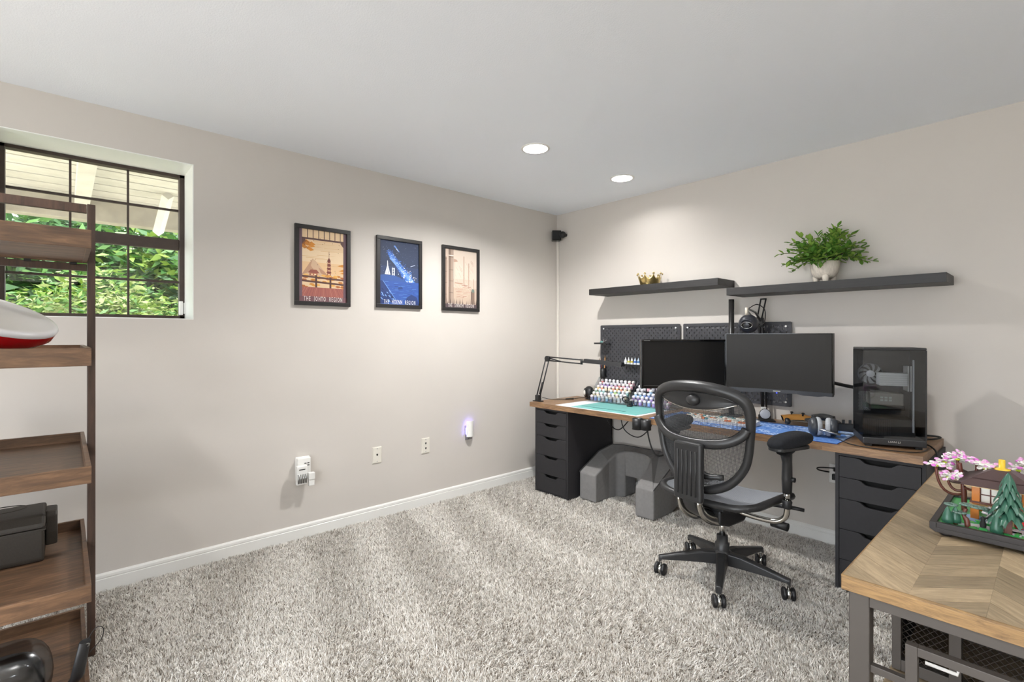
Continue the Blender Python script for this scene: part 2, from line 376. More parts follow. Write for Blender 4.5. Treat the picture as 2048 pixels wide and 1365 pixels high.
struct('ground_outside', MB().box((-30, -20, -.2), (-T-.0, 14, -.05)), mat('garden_bounce_ground', '#b8b09a', .95, var=.3, vscale=5))  # unseen ground, coloured pale to bounce sunlight up onto the porch boards
bpy.data.objects['ground_outside'].name = 'floor_garden'
def leafmesh(nm, cen, rad, n, size, cols, seed):
    R = np.random.RandomState(seed); d = R.normal(size=(n, 3)); d /= np.linalg.norm(d, axis=1)[:, None]
    p = np.array(cen)+d*np.array(rad)*(R.rand(n)**.33)[:, None]*(.82+.18*np.sin(d[:, :1]*7+d[:, 1:2]*5+d[:, 2:]*9))
    p[:, 2] = np.maximum(p[:, 2], .02)
    a = R.normal(size=(n, 3)); a[:, 2] *= .5; a[:, 1] += .6; a /= np.linalg.norm(a, axis=1)[:, None]
    b = np.cross(a, R.normal(size=(n, 3))); b /= np.linalg.norm(b, axis=1)[:, None]
    L = (size*R.uniform(.6, 1.4, n))[:, None]; W_ = L*.33
    V = np.stack([p-a*L, p+b*W_, p+a*L, p-b*W_], 1).reshape(-1, 3)
    me = bpy.data.meshes.new(nm); me.from_pydata(V.tolist(), [], np.arange(n*4).reshape(n, 4).tolist())
    for c in cols: me.materials.append(c)
    me.polygons.foreach_set('material_index', R.choice(len(cols), n).astype(np.int32)); return me
def leafmat(nm, c):
    m, t, b = nt(nm); b.inputs['Base Color'].default_value = (*lin(c), 1); b.inputs['Roughness'].default_value = .5
    o = t.nodes['Material Output']; tr = t.nodes.new('ShaderNodeBsdfTranslucent'); tr.inputs[0].default_value = (*lin(c), 1)
    mx = t.nodes.new('ShaderNodeMixShader'); mx.inputs[0].default_value = .4
    t.links.new(b.outputs[0], mx.inputs[1]); t.links.new(tr.outputs[0], mx.inputs[2]); t.links.new(mx.outputs[0], o.inputs[0]); return m
LG = [leafmat('leaf_lime', '#5d7428'), leafmat('leaf_green', '#3c6220'), leafmat('leaf_mid', '#284e1d'), leafmat('leaf_pale', '#78834e')]
M_bark = mat('bark', '#4a3a2c', .9, var=.3, vscale=30)
SH = [((-4.2, -3.2, 1.15), (.9, 1.1, .95), 'bright green leafy shrub just beyond the porch', [0, 1, 3]), ((-4.6, -5.0, 1.2), (1.0, 1.2, 1.0), 'yellow green shrub at the left of the window view', [0, 1]),
      ((-5.0, -1.4, 1.2), (1.1, 1.2, 1.1), 'leafy shrub at the right of the window view', [0, 1, 2]), ((-6.6, -3.6, 2.0), (1.3, 1.7, 1.7), 'darker green tree standing behind the shrubs', [1, 2]),
      ((-7.0, -.4, 2.1), (1.4, 1.8, 1.8), 'mid green tree behind the right shrub', [1, 2, 0]), ((-6.0, -2.0, 1.8), (1.0, 1.4, 1.7), 'leafy tree between the right shrub and the dark tree', [1, 2, 0]), ((-7.2, -6.6, 2.1), (1.4, 1.8, 1.9), 'tall green tree behind the left shrub', [1, 2]), ((-9.5, -3.0, 2.6), (2, 7, 3.0), 'wide pale green tree farthest back in the garden', [1, 3, 2])]
for k, (c, r, lb, cs) in enumerate(SH):
    t = thing('garden_shrub' if c[2] < 1.5 else 'garden_tree', lb, 'shrub' if c[2] < 1.5 else 'tree', (c[0], c[1], -.05), 0, 'plants outside the window')
    me = leafmesh('foliage', (0, 0, c[2]+.05), r, 13000 if k < 3 else 9000, .05 if k < 3 else .10, [LG[q] for q in cs], k+10)
    o = bpy.data.objects.new('foliage', me); COL.objects.link(o); o.parent = t; o['kind'] = 'stuff'
    for q in range(4):
        a = q*1.7; part('stem', MB().tube(smooth_path([(0, 0, 0), (.1*math.cos(a), .1*math.sin(a), c[2]*.5), (r[0]*.5*math.cos(a), r[1]*.5*math.sin(a), c[2]*1.2)]), [.035-.02*i/10 for i in range(11)], 6), M_bark, t)
# ================================================================ things on the left wall
M_frame = mat('frame_black', '#201e1e', .4)
def pm(c): return mat('print_'+c.strip('#'), c, .6)
def rect(a, b, c, d): return [(a, b), (c, b), (c, d), (a, d)]
def dot(u, v, r, n=5): return [(u+r*math.cos(6.283*k/n), v+r*.7*math.sin(6.283*k/n)) for k in range(n)]
def stroke(a, b, w):
    d = Vector((b[0]-a[0], b[1]-a[1], 0)).normalized()*w/2; return [(a[0]-d.y, a[1]+d.x), (a[0]+d.y, a[1]-d.x), (b[0]+d.y, b[1]-d.x), (b[0]-d.y, b[1]+d.x)]
def poster(y0, y1, z0, z1, label, layers, body, tcol, tsx):
    t = thing('framed_poster', label, 'poster', (.001, (y0+y1)/2, z0), 0, 'framed posters on the left wall')
    w = y1-y0; h = z1-z0; bw = .026
    for nm, a, b in (('frame_rail', (-w/2, 0), (w/2, bw)), ('frame_rail', (-w/2, h-bw), (w/2, h)), ('frame_stile', (-w/2, bw), (-w/2+bw, h-bw)), ('frame_stile', (w/2-bw, bw), (w/2, h-bw))):
        part(nm, MB().box((0, a[0], a[1]), (.021, b[0], b[1])), M_frame, t, .0015)
    cols = []; m = MB(); iw = w-2*bw; ih = h-2*bw
    for k, (c, poly) in enumerate(layers):
        if c not in cols: cols.append(c)
        poly = [(min(1, max(0, u)), min(1, max(0, v))) for u, v in poly]
        m.add([(.010+k*.000004, -iw/2+u*iw, bw+v*ih) for u, v in poly], [tuple(range(len(poly)))], cols.index(c))
    pr = part('print', m, [pm(c) for c in cols], t)
    M = Matrix.Translation((.0135, 0, bw+ih*.036)) @ Matrix(((0, 0, 1, 0), (1, 0, 0, 0), (0, 1, 0, 0), (0, 0, 0, 1)))
    text('lettering', body, .043, M, pm(tcol), pr, tsx*.72, .00005, 1.45)
    return t
R = random.Random(3)
# pagoda seen from a porch in autumn
L = [('#d9bd98', rect(0, 0, 1, 1)), ('#e0c7a4', rect(0, .55, 1, .72)), ('#dcb88c', rect(0, .40, 1, .55))]
for k in range(14):
    v = .5+.4*R.random(); u = R.random()*.6; L.append(('#cfa97e', [(u, v), (u+.35, v+.01), (u+.4, v+.015), (u, v+.006)]))
L += [('#c9a88a', [(.05, .36), (.28, .60), (.34, .57), (.62, .36)]), ('#b58d72', [(.05, .36), (.22, .54), (.28, .60), (.24, .50), (.3, .44)]), ('#b2876c', [(.34, .57), (.40, .48), (.52, .43), (.62, .36), (.45, .4)])]
L += [('#a8694f', rect(.21, .36, .38, .40)), ('#8e4f41', [(.18, .40), (.42, .40), (.36, .445), (.24, .445)]), ('#f0d9b0', rect(.25, .372, .28, .386)), ('#f0d9b0', rect(.31, .372, .35, .386))]
for k in range(5):
    z = .33+k*.052; w_ = .062-.005*k
    L += [('#8a4a3c', rect(.62-w_*.7, z, .62+w_*.7, z+.04)), ('#6e352e', [(.62-w_, z+.036), (.62+w_, z+.036), (.62+w_*.6, z+.056), (.62-w_*.6, z+.056)]), ('#e7c9a2', rect(.62-w_*.4, z+.008, .62+w_*.4, z+.018))]
L += [('#6e352e', [(.585, .59), (.655, .59), (.62, .635)]), ('#6e352e', stroke((.62, .62), (.62, .72), .008))]
for k in range(40):
    u = .05+.9*R.random(); v = .17+.2*R.random(); L.append((R.choice(['#c98a3a', '#b8742f', '#dba551', '#a8602c', '#e2b468']), [(u-.06, v), (u-.02, v+.018), (u+.04, v+.014), (u+.06, v-.004), (u, v-.014)]))
for (a, b) in ((.33, .34), (.27, .275)): L.append(('#5b3a33', [(.05, b-.004), (.95, b-.03), (.95, b-.004), (.05, b+.022)]))
L += [('#4f322d', rect(.33, .14, .37, .37)), ('#4f322d', rect(.63, .14, .67, .35)), ('#9c5a50', [(0, .06), (1, .06), (.93, .20), (.07, .20)])]
for k in range(17): L.append((R.choice(['#b5776a', '#8a4c47', '#7c4444']), stroke((k/16, .05), (.5+(k/16-.5)*.75, .195), .006)))
for k in range(11):
    u = .06+.2*R.random(); v = .72+.12*R.random(); L.append((R.choice(['#c9822e', '#b87427', '#8a5424']), [(u-.05, v), (u, v+.035), (u+.09, v-.005), (u+.02, v-.025)]))
for k in range(5):
    u = .86+.06*R.random(); v = .4+.13*R.random(); L.append(('#c9822e', [(u-.06, v), (u+.05, v+.03), (u+.06, v-.01)]))
for k in range(22): L.append(('#6d4d33', dot(.1+.8*R.random(), .42+.5*R.random(), .008, 4)))
L += [('#6b5560', rect(0, .07, .065, 1)), ('#5c4650', rect(.93, .07, 1, 1)), ('#5a3f3c', rect(.06, .86, .94, .885))]
for k in range(7): L.append(('#4d3634', rect(.165+k*.115, .885, .18+k*.115, 1)))
L += [('#5a3f3c', [(.06, .80), (.075, .80), (.13, .845), (.13, .862), (.06, .862)]), ('#5a3f3c', [(.94, .80), (.925, .80), (.87, .845), (.87, .862), (.94, .862)]), ('#6d4a50', rect(0, 0, 1, .07))]
poster(-2.463, -2.096, 1.491, 2.009, 'black framed poster of a pagoda in autumn colours, leftmost of three', L, 'THE  JOHTO  REGION', '#efe9e4', .60)
# night sky over the sea
L = [('#26334f', rect(0, 0, 1, 1)), ('#2b3b5e', rect(0, .36, 1, .6))]
for k in range(5):
    w_ = .17-.03*k; L.append((['#2a4679', '#2d56a3', '#3566b8', '#4a7ccb', '#6d97da'][k], [(.16+.02*k, .84-.03*k), (.26+.01*k, .86-.03*k), (.92+w_*.3, .33), (.92-w_*1.6, .33)]))
for k in range(330):
    s = R.random(); c = (.2+s*.68, .83-s*.48); u = c[0]+R.gauss(0, .03+.07*s); v = c[1]+R.gauss(0, .015+.03*s)
    if v > .33: L.append((R.choice(['#8fb2e6', '#5f8fdc', '#dfe6f2', '#3b6bc2', '#f6efe6'] if s > .55 else ['#5f8fdc', '#3b6bc2', '#a9c4ea', '#2d56a3']), dot(u, v, R.uniform(.004, .012 if s < .7 else .02), 5)))
for k in range(150): L.append((R.choice(['#7f92b8', '#c9d3e6', '#5a6f9c']), dot(R.random(), .36+.63*R.random(), R.uniform(.002, .005), 4)))
L += [('#c7d2e8', stroke((.78, .62), (.9, .65), .008)), ('#5d86cc', [(.34, .92), (.38, .93), (.5, .83), (.46, .84)]), ('#e5ecf7', [(.40, .88), (.42, .88), (.47, .83)])]
L += [('#e6ebf4', [(.12, .465), (.26, .465), (.205, .60), (.195, .68), (.185, .68), (.178, .60)]), ('#31456f', [(.165, .47), (.175, .47), (.182, .56), (.176, .56)]), ('#31456f', [(.205, .47), (.215, .47), (.20, .56), (.195, .56)]), ('#dfe6f2', rect(.30, .455, .315, .575)), ('#dfe6f2', rect(.355, .455, .37, .575))]
for k in range(5): L.append(('#dfe6f2', rect(.30, .462+k*.025, .37, .472+k*.025)))
L += [('#2f5190', [(0, .36), (.7, .36), (.5, .43), (.38, .455), (.1, .46), (0, .45)]), ('#2c5099', rect(0, 0, 1, .365))]
for k in range(70): u = R.random()*.95; v = .08+.27*R.random(); L.append((R.choice(['#3d66ab', '#24427f', '#5680c2', '#1f3a72']), [(u, v), (u+.1, v+.004), (u+.13, v+.009), (u+.03, v+.007)]))
L += [('#1d3468', [(0, 0), (0, .36), (.09, .37), (.2, .26), (.34, .12), (.42, .06)]), ('#5c86c9', stroke((.07, .37), (.4, .07), .014)), ('#1d3468', [(.62, .0), (.68, .12), (.8, .17), (.95, .13), (1, .0)]), ('#1f3a72', [(.45, .27), (.55, .29), (.58, .25), (.46, .24)])]
for k in range(25): u = R.random()*.35; v = .05+R.random()*.22*(1-u); L.append((R.choice(['#335aa0', '#14264f', '#7aa0d8']), [(u, v), (u+.05, v-.03), (u+.06, v-.02), (u+.012, v+.012)]))
poster(-1.901, -1.529, 1.497, 2.012, 'black framed blue night sky poster, middle of the three', L, 'THE  HOENN  REGION', '#e9edf4', .60)
# sepia bamboo and pillars
L = [('#c6b4a4', rect(0, 0, 1, 1)), ('#b9a593', rect(0, .05, 1, .35)), ('#cfbfb0', rect(.25, .5, 1, 1))]
for k in range(60): u = .25+.6*R.random(); v = .25+.6*R.random(); L.append((R.choice(['#b09685', '#b99d8b', '#d8c9ba']), stroke((u, v), (u+.07, v-.05-.05*R.random()), .005)))
for u, z0, z1, w_ in ((.59, .4, .9, .03), (.745, .34, .79, .028), (.90, .28, .52, .02)): L += [('#a98a78', rect(u-w_/2, z0, u+w_/2, z1)), ('#b59e8d', rect(u, z0, u+w_/2, z1))]
for k in range(30): u = .28+.45*R.random(); v = .17+.22*R.random(); L.append((R.choice(['#b2907f', '#a07c6c', '#c7b3a2']), stroke((u, v), (u+.12, v+.012), .008)))
L += [('#b0917f', [(.27, .78), (.40, .80), (.36, .83), (.27, .84)]), ('#c9b3a2', rect(.28, .45, .315, .78)), ('#a98a78', stroke((.3, .43), (.55, .42), .02))]
L += [('#9b8577', rect(0, .06, .065, .86)), ('#bba899', rect(.065, .06, .10, .8)), ('#857265', rect(.115, .03, .26, 1)), ('#b09c8d', rect(.20, .03, .235, 1)), ('#685850', rect(.115, .03, .14, 1))]
for v in (.25, .45, .64, .86): L += [('#5c4d45', rect(.115, v, .26, v+.007)), ('#5c4d45', rect(0, v-.03, .065, v-.024))]
L += [('#efe6da', rect(.115, .885, .26, .895)), ('#7c685c', rect(.82, .02, .93, .30)), ('#5e4e46', rect(.82, .02, .85, .30)), ('#6d7a70', dot(.88, .31, .05, 8))]
for k in range(60): u = R.random(); hh = .03+.11*R.random(); L.append((R.choice(['#6d5c54', '#8a776b', '#4f423c', '#a28e80']), [(u-.012, .05), (u+.012, .05), (u+.01*R.random(), .05+hh)]))
L.append(('#54464a', rect(0, 0, 1, .065)))
poster(-1.342, -.972, 1.495, 2.013, 'black framed sepia bamboo poster nearest the corner', L, 'THE  SINNOH  REGION', '#e8e0da', .58)
# wall plates
M_plate = mat('almond_plate', '#dcd7cc', .4); M_hole = mat('jack_hole', '#1b1a18', .6)
def plate(y, z, label, holes):
    t = thing('wall_plate', label, 'wall plate', (0, y, z), 0, 'phone jack plates')
    m = MB().box((0, -.036, -.0585), (.003, .036, .0585)); m.prism([(-.033, -.0555), (.033, -.0555), (.033, .0555), (-.033, .0555)], lambda p: (.003, p[0], p[1]), lambda p: (.0065, p[0]*.93, p[1]*.96))
    part('cover', m, M_plate, t)
    for h in holes: part('jack', MB().box((.006, -.006, h-.006), (.0075, .006, h+.005)).box((.006, -.003, h-.010), (.0075, .003, h-.005)), M_hole, t)
    for h in (-.045, .045): part('screw', MB().cyl((.006, 0, h), (.0076, 0, h), .0035, n=10), M_steel, t)
plate(-1.892, .445, 'almond wall plate with a single phone jack', [.004])
plate(-1.488, .453, 'almond wall plate with two phone jacks, nearer the night light', [.02, -.018])
# outlet with usb adapter, battery charger and cube plug
t = thing('outlet_adapter', 'white multi-port wall adapter with usb slots below the pagoda poster', 'wall adapter', (0, -2.412, .445))
part('body', MB().box((.0, -.045, -.075), (.012, .045, .075)).box((.012, -.042, -.072), (.04, .042, .072)), M_white, t, .006)
for i in range(2):
    for j in range(2): part('usb_port', MB().box((.04, .0+i*.018, .02+j*.014), (.0412, .013+i*.018, .026+j*.014)), M_hole, t)
part('indicator', MB().cyl((.04, .012, .004), (.0415, .012, .004), .003, n=10), emis('blue_led', '#3a55ff', 2), t)
t = thing('battery_charger', 'white battery charger with four cells plugged into the left of the adapter', 'charger', (.041, -2.435, .415))
part('body', MB().box((0, -.034, -.06), (.03, .034, .062)), M_white, t, .008)
for k in range(4): part('battery', MB().cyl((.03, -.023+k*.0152, -.048), (.03, -.023+k*.0152, .008), .0062, n=10), M_steel, t)
part('label_strip', MB().box((.03, -.02, .034), (.0306, .018, .04)), M_hole, t)
t = thing('plug_cube', 'white cube phone charger plugged into the right of the adapter', 'charger', (.041, -2.375, .40))
part('cube', MB().box((0, -.02, -.022), (.03, .02, .022)), M_white, t, .004); part('lower_plug', MB().box((.004, -.018, -.062), (.026, .018, -.023)), M_white, t, .004)
# night light
t = thing('night_light', 'white plug-in night light with a violet glow beside the desk', 'night light', (0, -1.075, .50))
part('outlet_cover', MB().box((0, -.036, -.058), (.006, .036, .058)), mat('grey_plate', '#8f8b86', .5), t, .002)
part('socket_slot', MB().box((.006, -.008, -.046), (.0068, -.005, -.036)).box((.006, .005, -.046), (.0068, .008, -.036)).cyl((.006, 0, -.052), (.0068, 0, -.052), .004, n=8), M_hole, t)
part('plug_body', MB().box((.006, -.022, -.035), (.022, .022, .045)), M_white, t, .004)
sh = MB()
for th_ in range(1): pass
arc = [(.024+.022*math.sin(PI*k/12), -.036+.072*k/12) for k in range(13)]
sh.prism(arc+[(x-.004, y*.93) for x, y in arc[::-1]], lambda p: (p[0], p[1], -.03), lambda p: (p[0], p[1], .098))
part('shade', sh, M_white, t)
part('glow_led', MB().box((.006, -.022, .047), (.020, .022, .052)).box((.004, -.030, -.01), (.012, -.024, .04)), emis('violet_led', '#7a6bff', 22), t)
# cable cover and camera in the corner
single('cable_cover', MB().prism([(.004, -.002), (.030, -.002), (.030, -.010), (.004, -.010)], lambda p: (p[0], p[1], .10), lambda p: (p[0], p[1], 2.2)), mat('cover_strip', '#ded9d0', .5), 'slim off-white cable cover running up the room corner', 'cable cover', bev=.002)
t = thing('corner_camera', 'small black camera mounted high in the room corner', 'security camera', (.05, -.06, 2.20))
Mc = Matrix.Rotation(math.radians(-40), 4, 'Z')
part('housing', MB().box((-.04, -.045, 0), (.036, .04, .095), M=Mc), M_gloss, t, .006); part('silver_band', MB().box((.02, -.0455, .003), (.026, .0405, .0955), M=Mc), M_steel, t)
part('mount_ball', MB().ball((.066, .012, .052), .032, 16), M_black, t); part('mount_foot', MB().cyl((.066, .012, .052), (.07, .059, .052), .014, n=12), M_black, t)
# floating shelves
M_lack = wood('blackbrown_veneer', '#1d1c1c', '#292727', (1, 30, 30), 4, .5, .25)
def lack(x0, x1, z, lb):
    single('floating_shelf', MB().box((x0, -.2584, z-.0491), (x1, -.0005, z)), M_lack, lb, 'shelf', 'black floating shelves', .0012)
lack(.601, 1.707, 1.6876, 'black brown floating shelf holding a gold crown, the left one'); lack(1.765, 2.8746, 1.6135, 'black brown floating shelf holding a potted plant, the right one')
# gold crown
M_gold = mat('polished_gold', '#d4bd80', .22, 1)
t = thing('gold_crown', 'small polished gold crown on the left floating shelf', 'crown', (1.105, -.135, 1.6876))
m = MB(); n = 72; pts = 9
def crown(i, j):
    a = 2*PI*i; s = abs(((i*pts) % 1)-.5)*2; top = .052+.034*(s**2.2) ; z = .001+j*top; r = .070+.026*(z/.09); return (r*math.cos(a), r*math.sin(a), z)
m.grid(crown, n*2, 8); o = part('band', m, M_gold, t); sd = o.modifiers.new('solid', 'SOLIDIFY'); sd.thickness = .002
for k in range(pts):
    a = 2*PI*k/pts
    for dx, dz in ((0, .006), (-.006, 0), (.006, 0)): m2 = MB().ball(((.097)*math.cos(a)-dx*math.sin(a), .097*math.sin(a)+dx*math.cos(a), .088+dz), .0052, 8); part('finial', m2, M_gold, t)
# plant on the right shelf
t = thing('potted_plant', 'leafy green artificial plant in a textured footed pot', 'potted plant', (2.305, -.13, 1.6135))
M_pot = mat('pot_ceramic', '#cfc6ba', .8, var=.12, vscale=90, bump=1.0, bscale=140, stretch=(1, 1, .25))
part('pot', MB().lathe([(1e-6, .024), (.035, .024), (.055, .036), (.070, .062), (.077, .095), (.079, .125), (.074, .126), (.071, .118), (1e-6, .115)], n=36), M_pot, t)
for k in range(3):
    a = -PI/2+.35+2*PI*k/3; part('foot', MB().lathe([(.013, 0), (.015, .004), (.017, .02), (.020, .04), (1e-6, .05)], (.050*math.cos(a), .050*math.sin(a), 0), 14), M_pot, t)
part('soil', MB().lathe([(1e-6, .117), (.07, .117), (.07, .119), (1e-6, .119)], n=20), M_bark, t)
lm = MB(); prof = [(0, 0), (.2, .55), (.5, .95), (.8, .62), (1, 0)]
lv = []; 
for s, w_ in prof: lv += [(s*.034, -w_*.0088, .002-.004*(s-.5)**2), (s*.034, 0, -.0015), (s*.034, w_*.0088, .002-.004*(s-.5)**2)]
lm.add(lv, [(3*i+j, 3*i+3+j, 3*i+4+j, 3*i+1+j) for i in range(4) for j in range(2)], 0, True)
leaf_me = [lm.mesh('leaf', leafmat('plant_leaf_%d' % k, c)) for k, c in enumerate(('#6c9a3e', '#548632', '#90b250', '#44732f'))]
R = random.Random(11); cnt = 0
M_stem = mat('plant_stem', '#4b5a2c', .7)
targets = []
for k in range(74):
    a = R.random()*2*PI; e = R.uniform(.05, 1.45); L_ = R.uniform(.10, .22)*(1 if e < 1 else 1.1); targets.append((a, e, L_))
targets += [(PI*1.02, .45, .25), (PI*.97, .8, .25), (PI*1.08, .12, .21), (PI*1.05, -.1, .15), (.3, .7, .2), (-.3, .35, .18), (.1, 1.0, .22), (-.1, .1, .17)]
LV = []
for a, e, L_ in targets:
    d = Vector((math.cos(a)*math.cos(e), math.sin(a)*math.cos(e)*.62, math.sin(e)))
    p0 = Vector((.03*math.cos(a), .03*math.sin(a), .115)); p3 = p0+d*L_+Vector((0, 0, -.02)); path = bez(p0, p0+Vector((0, 0, .05))+d*.03, p0+d*L_*.7+Vector((0, 0, .02)), p3, 8)
    if p3.y+(-.13) > -.012: continue
    part('stem', MB().tube(path, .0016, 5), M_stem, t)
    for q in range(2, 9):
        for sgn in (1, -1):
            if R.random() < .08: continue
            tv = (path[q]-path[q-1]).normalized(); side = tv.cross(Vector((R.gauss(0, .5), R.gauss(0, .5), 1))).normalized()*sgn
            dv = (tv*.55+side*.8+Vector((0, 0, R.uniform(-.2, .35)))).normalized(); loc = path[q].copy()
            if loc.y+dv.y*.04-.13 > -.006: dv.y = -abs(dv.y)
            s_ = R.uniform(.95, 1.4); LV.append((loc, dv.to_track_quat('X', 'Z'), (s_, s_*R.uniform(.9, 1.2), s_), R.choice([0, 0, 1, 2, 2] if q > 3 else [0, 1, 3])))
LV.sort(key=lambda l: l[0].y-.8*((l[0].x)**2+(l[0].z-.2)**2)**.5)
for loc, qn, sc_, mi in LV[:290]:
    o = bpy.data.objects.new('leaf', leaf_me[mi]); COL.objects.link(o); o.parent = t; o.location = loc; o.rotation_mode = 'QUATERNION'; o.rotation_quaternion = qn; o.scale = sc_
m = MB()
for loc, qn, sc_, mi in LV[290:]:
    Mx = Matrix.Translation(loc) @ qn.to_matrix().to_4x4() @ Matrix.Diagonal((*sc_, 1)); m.add([tuple(Mx @ Vector(p)) for p in lm.v], lm.f, mi, True)
if m.v: part('inner_foliage', m, [x.materials[0] for x in leaf_me], t, kind='stuff')
# ================================================================ desk
DX0, DX1, DZ, DT, DY = .2518, 2.834, .736, .0386, -.616
M_butcher = wood('butcher_block', '#6a4f39', '#a3805c', (3, 22, 22), 3, .4, .1, '#87684b')
t = thing('desktop', 'long walnut butcher block desktop resting on two black drawer units', 'desktop', ((DX0+DX1)/2, DY/2, DZ-DT))
nr = 9; wy = (abs(DY)-.006)/nr; R = random.Random(5)
for r in range(nr):
    x = DX0; y = DY+r*wy
    while x < DX1-.01:
        L_ = R.uniform(.28, .62); x2 = min(DX1, x+L_)
        if DX1-x2 < .12: x2 = DX1
        part('stave', MB().box((x, y, DZ-DT), (x2-.0002, y+wy-.0002, DZ)), M_butcher, t, 0, True); x = x2
M_alex = mat('drawer_black', '#2c2b2d', .55, spec=.3, var=.05, vscale=60); M_in = mat('drawer_interior', '#0d0c0c', .8)
def alex(x0, lb):
    x1 = x0+.362; yf = -.606; yb = -.03; zt = DZ-DT-.0005
    t = thing('drawer_unit', lb, 'drawer unit', ((x0+x1)/2, -.32, 0), 0, 'black five-drawer units under the desktop')
    part('side_panel', MB().box((x0, yf, 0), (x0+.016, yb, zt)), M_alex, t, .001, True); part('side_panel', MB().box((x1-.016, yf, 0), (x1, yb, zt)), M_alex, t, .001, True)
    part('top_panel', MB().box((x0+.016, yf, zt-.014), (x1-.016, yb, zt)), M_alex, t, 0, True); part('back_panel', MB().box((x0+.016, yb-.006, 0), (x1-.016, yb, zt-.014)), M_alex, t, 0, True)
    part('plinth', MB().box((x0+.016, yf+.004, 0), (x1-.016, yf+.02, .012)), M_alex, t, 0, True)
    zs = [zt-.016, zt-.016-.107, zt-.016-.215, zt-.016-.37, zt-.016-.524, .014]
    for k in range(5):
        a = zs[k+1]+.0012; b = zs[k]-.0012; xa = x0+.0185; xb = x1-.0185; w = xb-xa
        n0 = xa+w*.30; n1 = xa+w*.70; d = .023
        poly = [(xa, a), (xb, a), (xb, b), (n1+.022, b), (n1+.008, b-.004), (n1-.012, b-d+.003), (n1-.03, b-d), (n0+.03, b-d), (n0+.012, b-d+.003), (n0-.008, b-.004), (n0-.022, b), (xa, b)]
        dr = part('drawer', MB().prism(poly, lambda p: (p[0], yf-.001, p[1]), lambda p: (p[0], yf+.014, p[1])), M_alex, t, .0008, True)
        part('drawer_box', MB().box((xa+.006, yf+.05, a+.004), (xb-.006, yf+.06, b-.004)).box((xa+.006, yf+.014, a+.004), (xa+.012, yb-.02, b-.03)).box((xb-.012, yf+.014, a+.004), (xb-.006, yb-.02, b-.03)), M_in, dr, 0, True)
alex(.309, 'black five-drawer unit under the left end of the desk'); alex(2.4825, 'black five-drawer unit under the right end of the desk')
# mats
single('craft_sheet', MB().box((.535, -.604, DZ+.0002), (1.31, -.10, DZ+.002)), mat('white_sheet', '#e7e6ea', .6), 'white work sheet lying under the teal cutting mat', 'work sheet')
M_cut = mat('cutting_mat', '#6fb0ac', .55, var=.04, vscale=15); M_cl = mat('mat_lines', '#8ec6c2', .6)
t = thing('cutting_mat', 'teal cutting mat with a grid on the white sheet', 'cutting mat', (.985, -.40, DZ+.0022))
part('mat', MB().box((-.295, -.19, 0), (.295, .195, .002)), M_cut, t)
m = MB()
for k in range(-5, 6): m.box((k*.05-.0006, -.18, .002), (k*.05+.0006, .185, .00215))
for k in range(-3, 4): m.box((-.285, k*.05-.0006, .0020), (.285, k*.05+.0006, .0021))
part('grid_lines', m, M_cl, t)
single('teal_ruler', MB().cbox((.93, -.50, DZ+.0052), (.40, .018, .0018), rz=.0), mat('ruler_teal', '#3f8480', .4), 'thin dark teal ruler lying on the cutting mat', 'ruler')
def matpattern():
    m, t, b = nt('desk_mat_print'); b.inputs['Roughness'].default_value = .8
    tc = t.nodes.new('ShaderNodeTexCoord'); v = t.nodes.new('ShaderNodeTexVoronoi'); v.inputs['Scale'].default_value = 9
    t.links.new(tc.outputs['Object'], v.inputs['Vector'])
    r = t.nodes.new('ShaderNodeValToRGB'); e = r.color_ramp.elements; r.color_ramp.interpolation = 'CONSTANT'
    e[0].position = 0; e[0].color = (*lin('#3f6bb5'), 1); e[1].position = .35; e[1].color = (*lin('#5b86c8'), 1); k = e.new(.62); k.color = (*lin('#a9bfdf'), 1); k = e.new(.8); k.color = (*lin('#4471ba'), 1)
    sp = t.nodes.new('ShaderNodeSeparateColor'); t.links.new(v.outputs['Color'], sp.inputs[0])
    n = t.nodes.new('ShaderNodeTexNoise'); n.inputs['Scale'].default_value = 55; n.inputs['Detail'].default_value = 4; t.links.new(tc.outputs['Object'], n.inputs['Vector'])
    ad = t.nodes.new('ShaderNodeMath'); ad.operation = 'MULTIPLY_ADD'; ad.inputs[1].default_value = .75; t.links.new(n.outputs[0], ad.inputs[0])
    mu = t.nodes.new('ShaderNodeMath'); mu.operation = 'MULTIPLY'; mu.inputs[1].default_value = .5; t.links.new(sp.outputs[0], mu.inputs[0]); t.links.new(mu.outputs[0], ad.inputs[2])
    t.links.new(ad.outputs[0], r.inputs[0]); t.links.new(r.outputs[0], b.inputs['Base Color']); return m
t = thing('desk_mat', 'large blue desk mat with pale printed shapes under the keyboard', 'desk mat', (1.945, -.40, DZ+.0002))
part('mat', MB().box((-.545, -.208, 0), (.545, .208, .003)), matpattern(), t, .001)
part('stitched_edge', MB().tube([(-.545, -.208, .002), (.545, -.208, .002), (.545, .208, .002), (-.545, .208, .002)], .002, 6, closed=True), mat('mat_edge', '#2c4f96', .8), t)
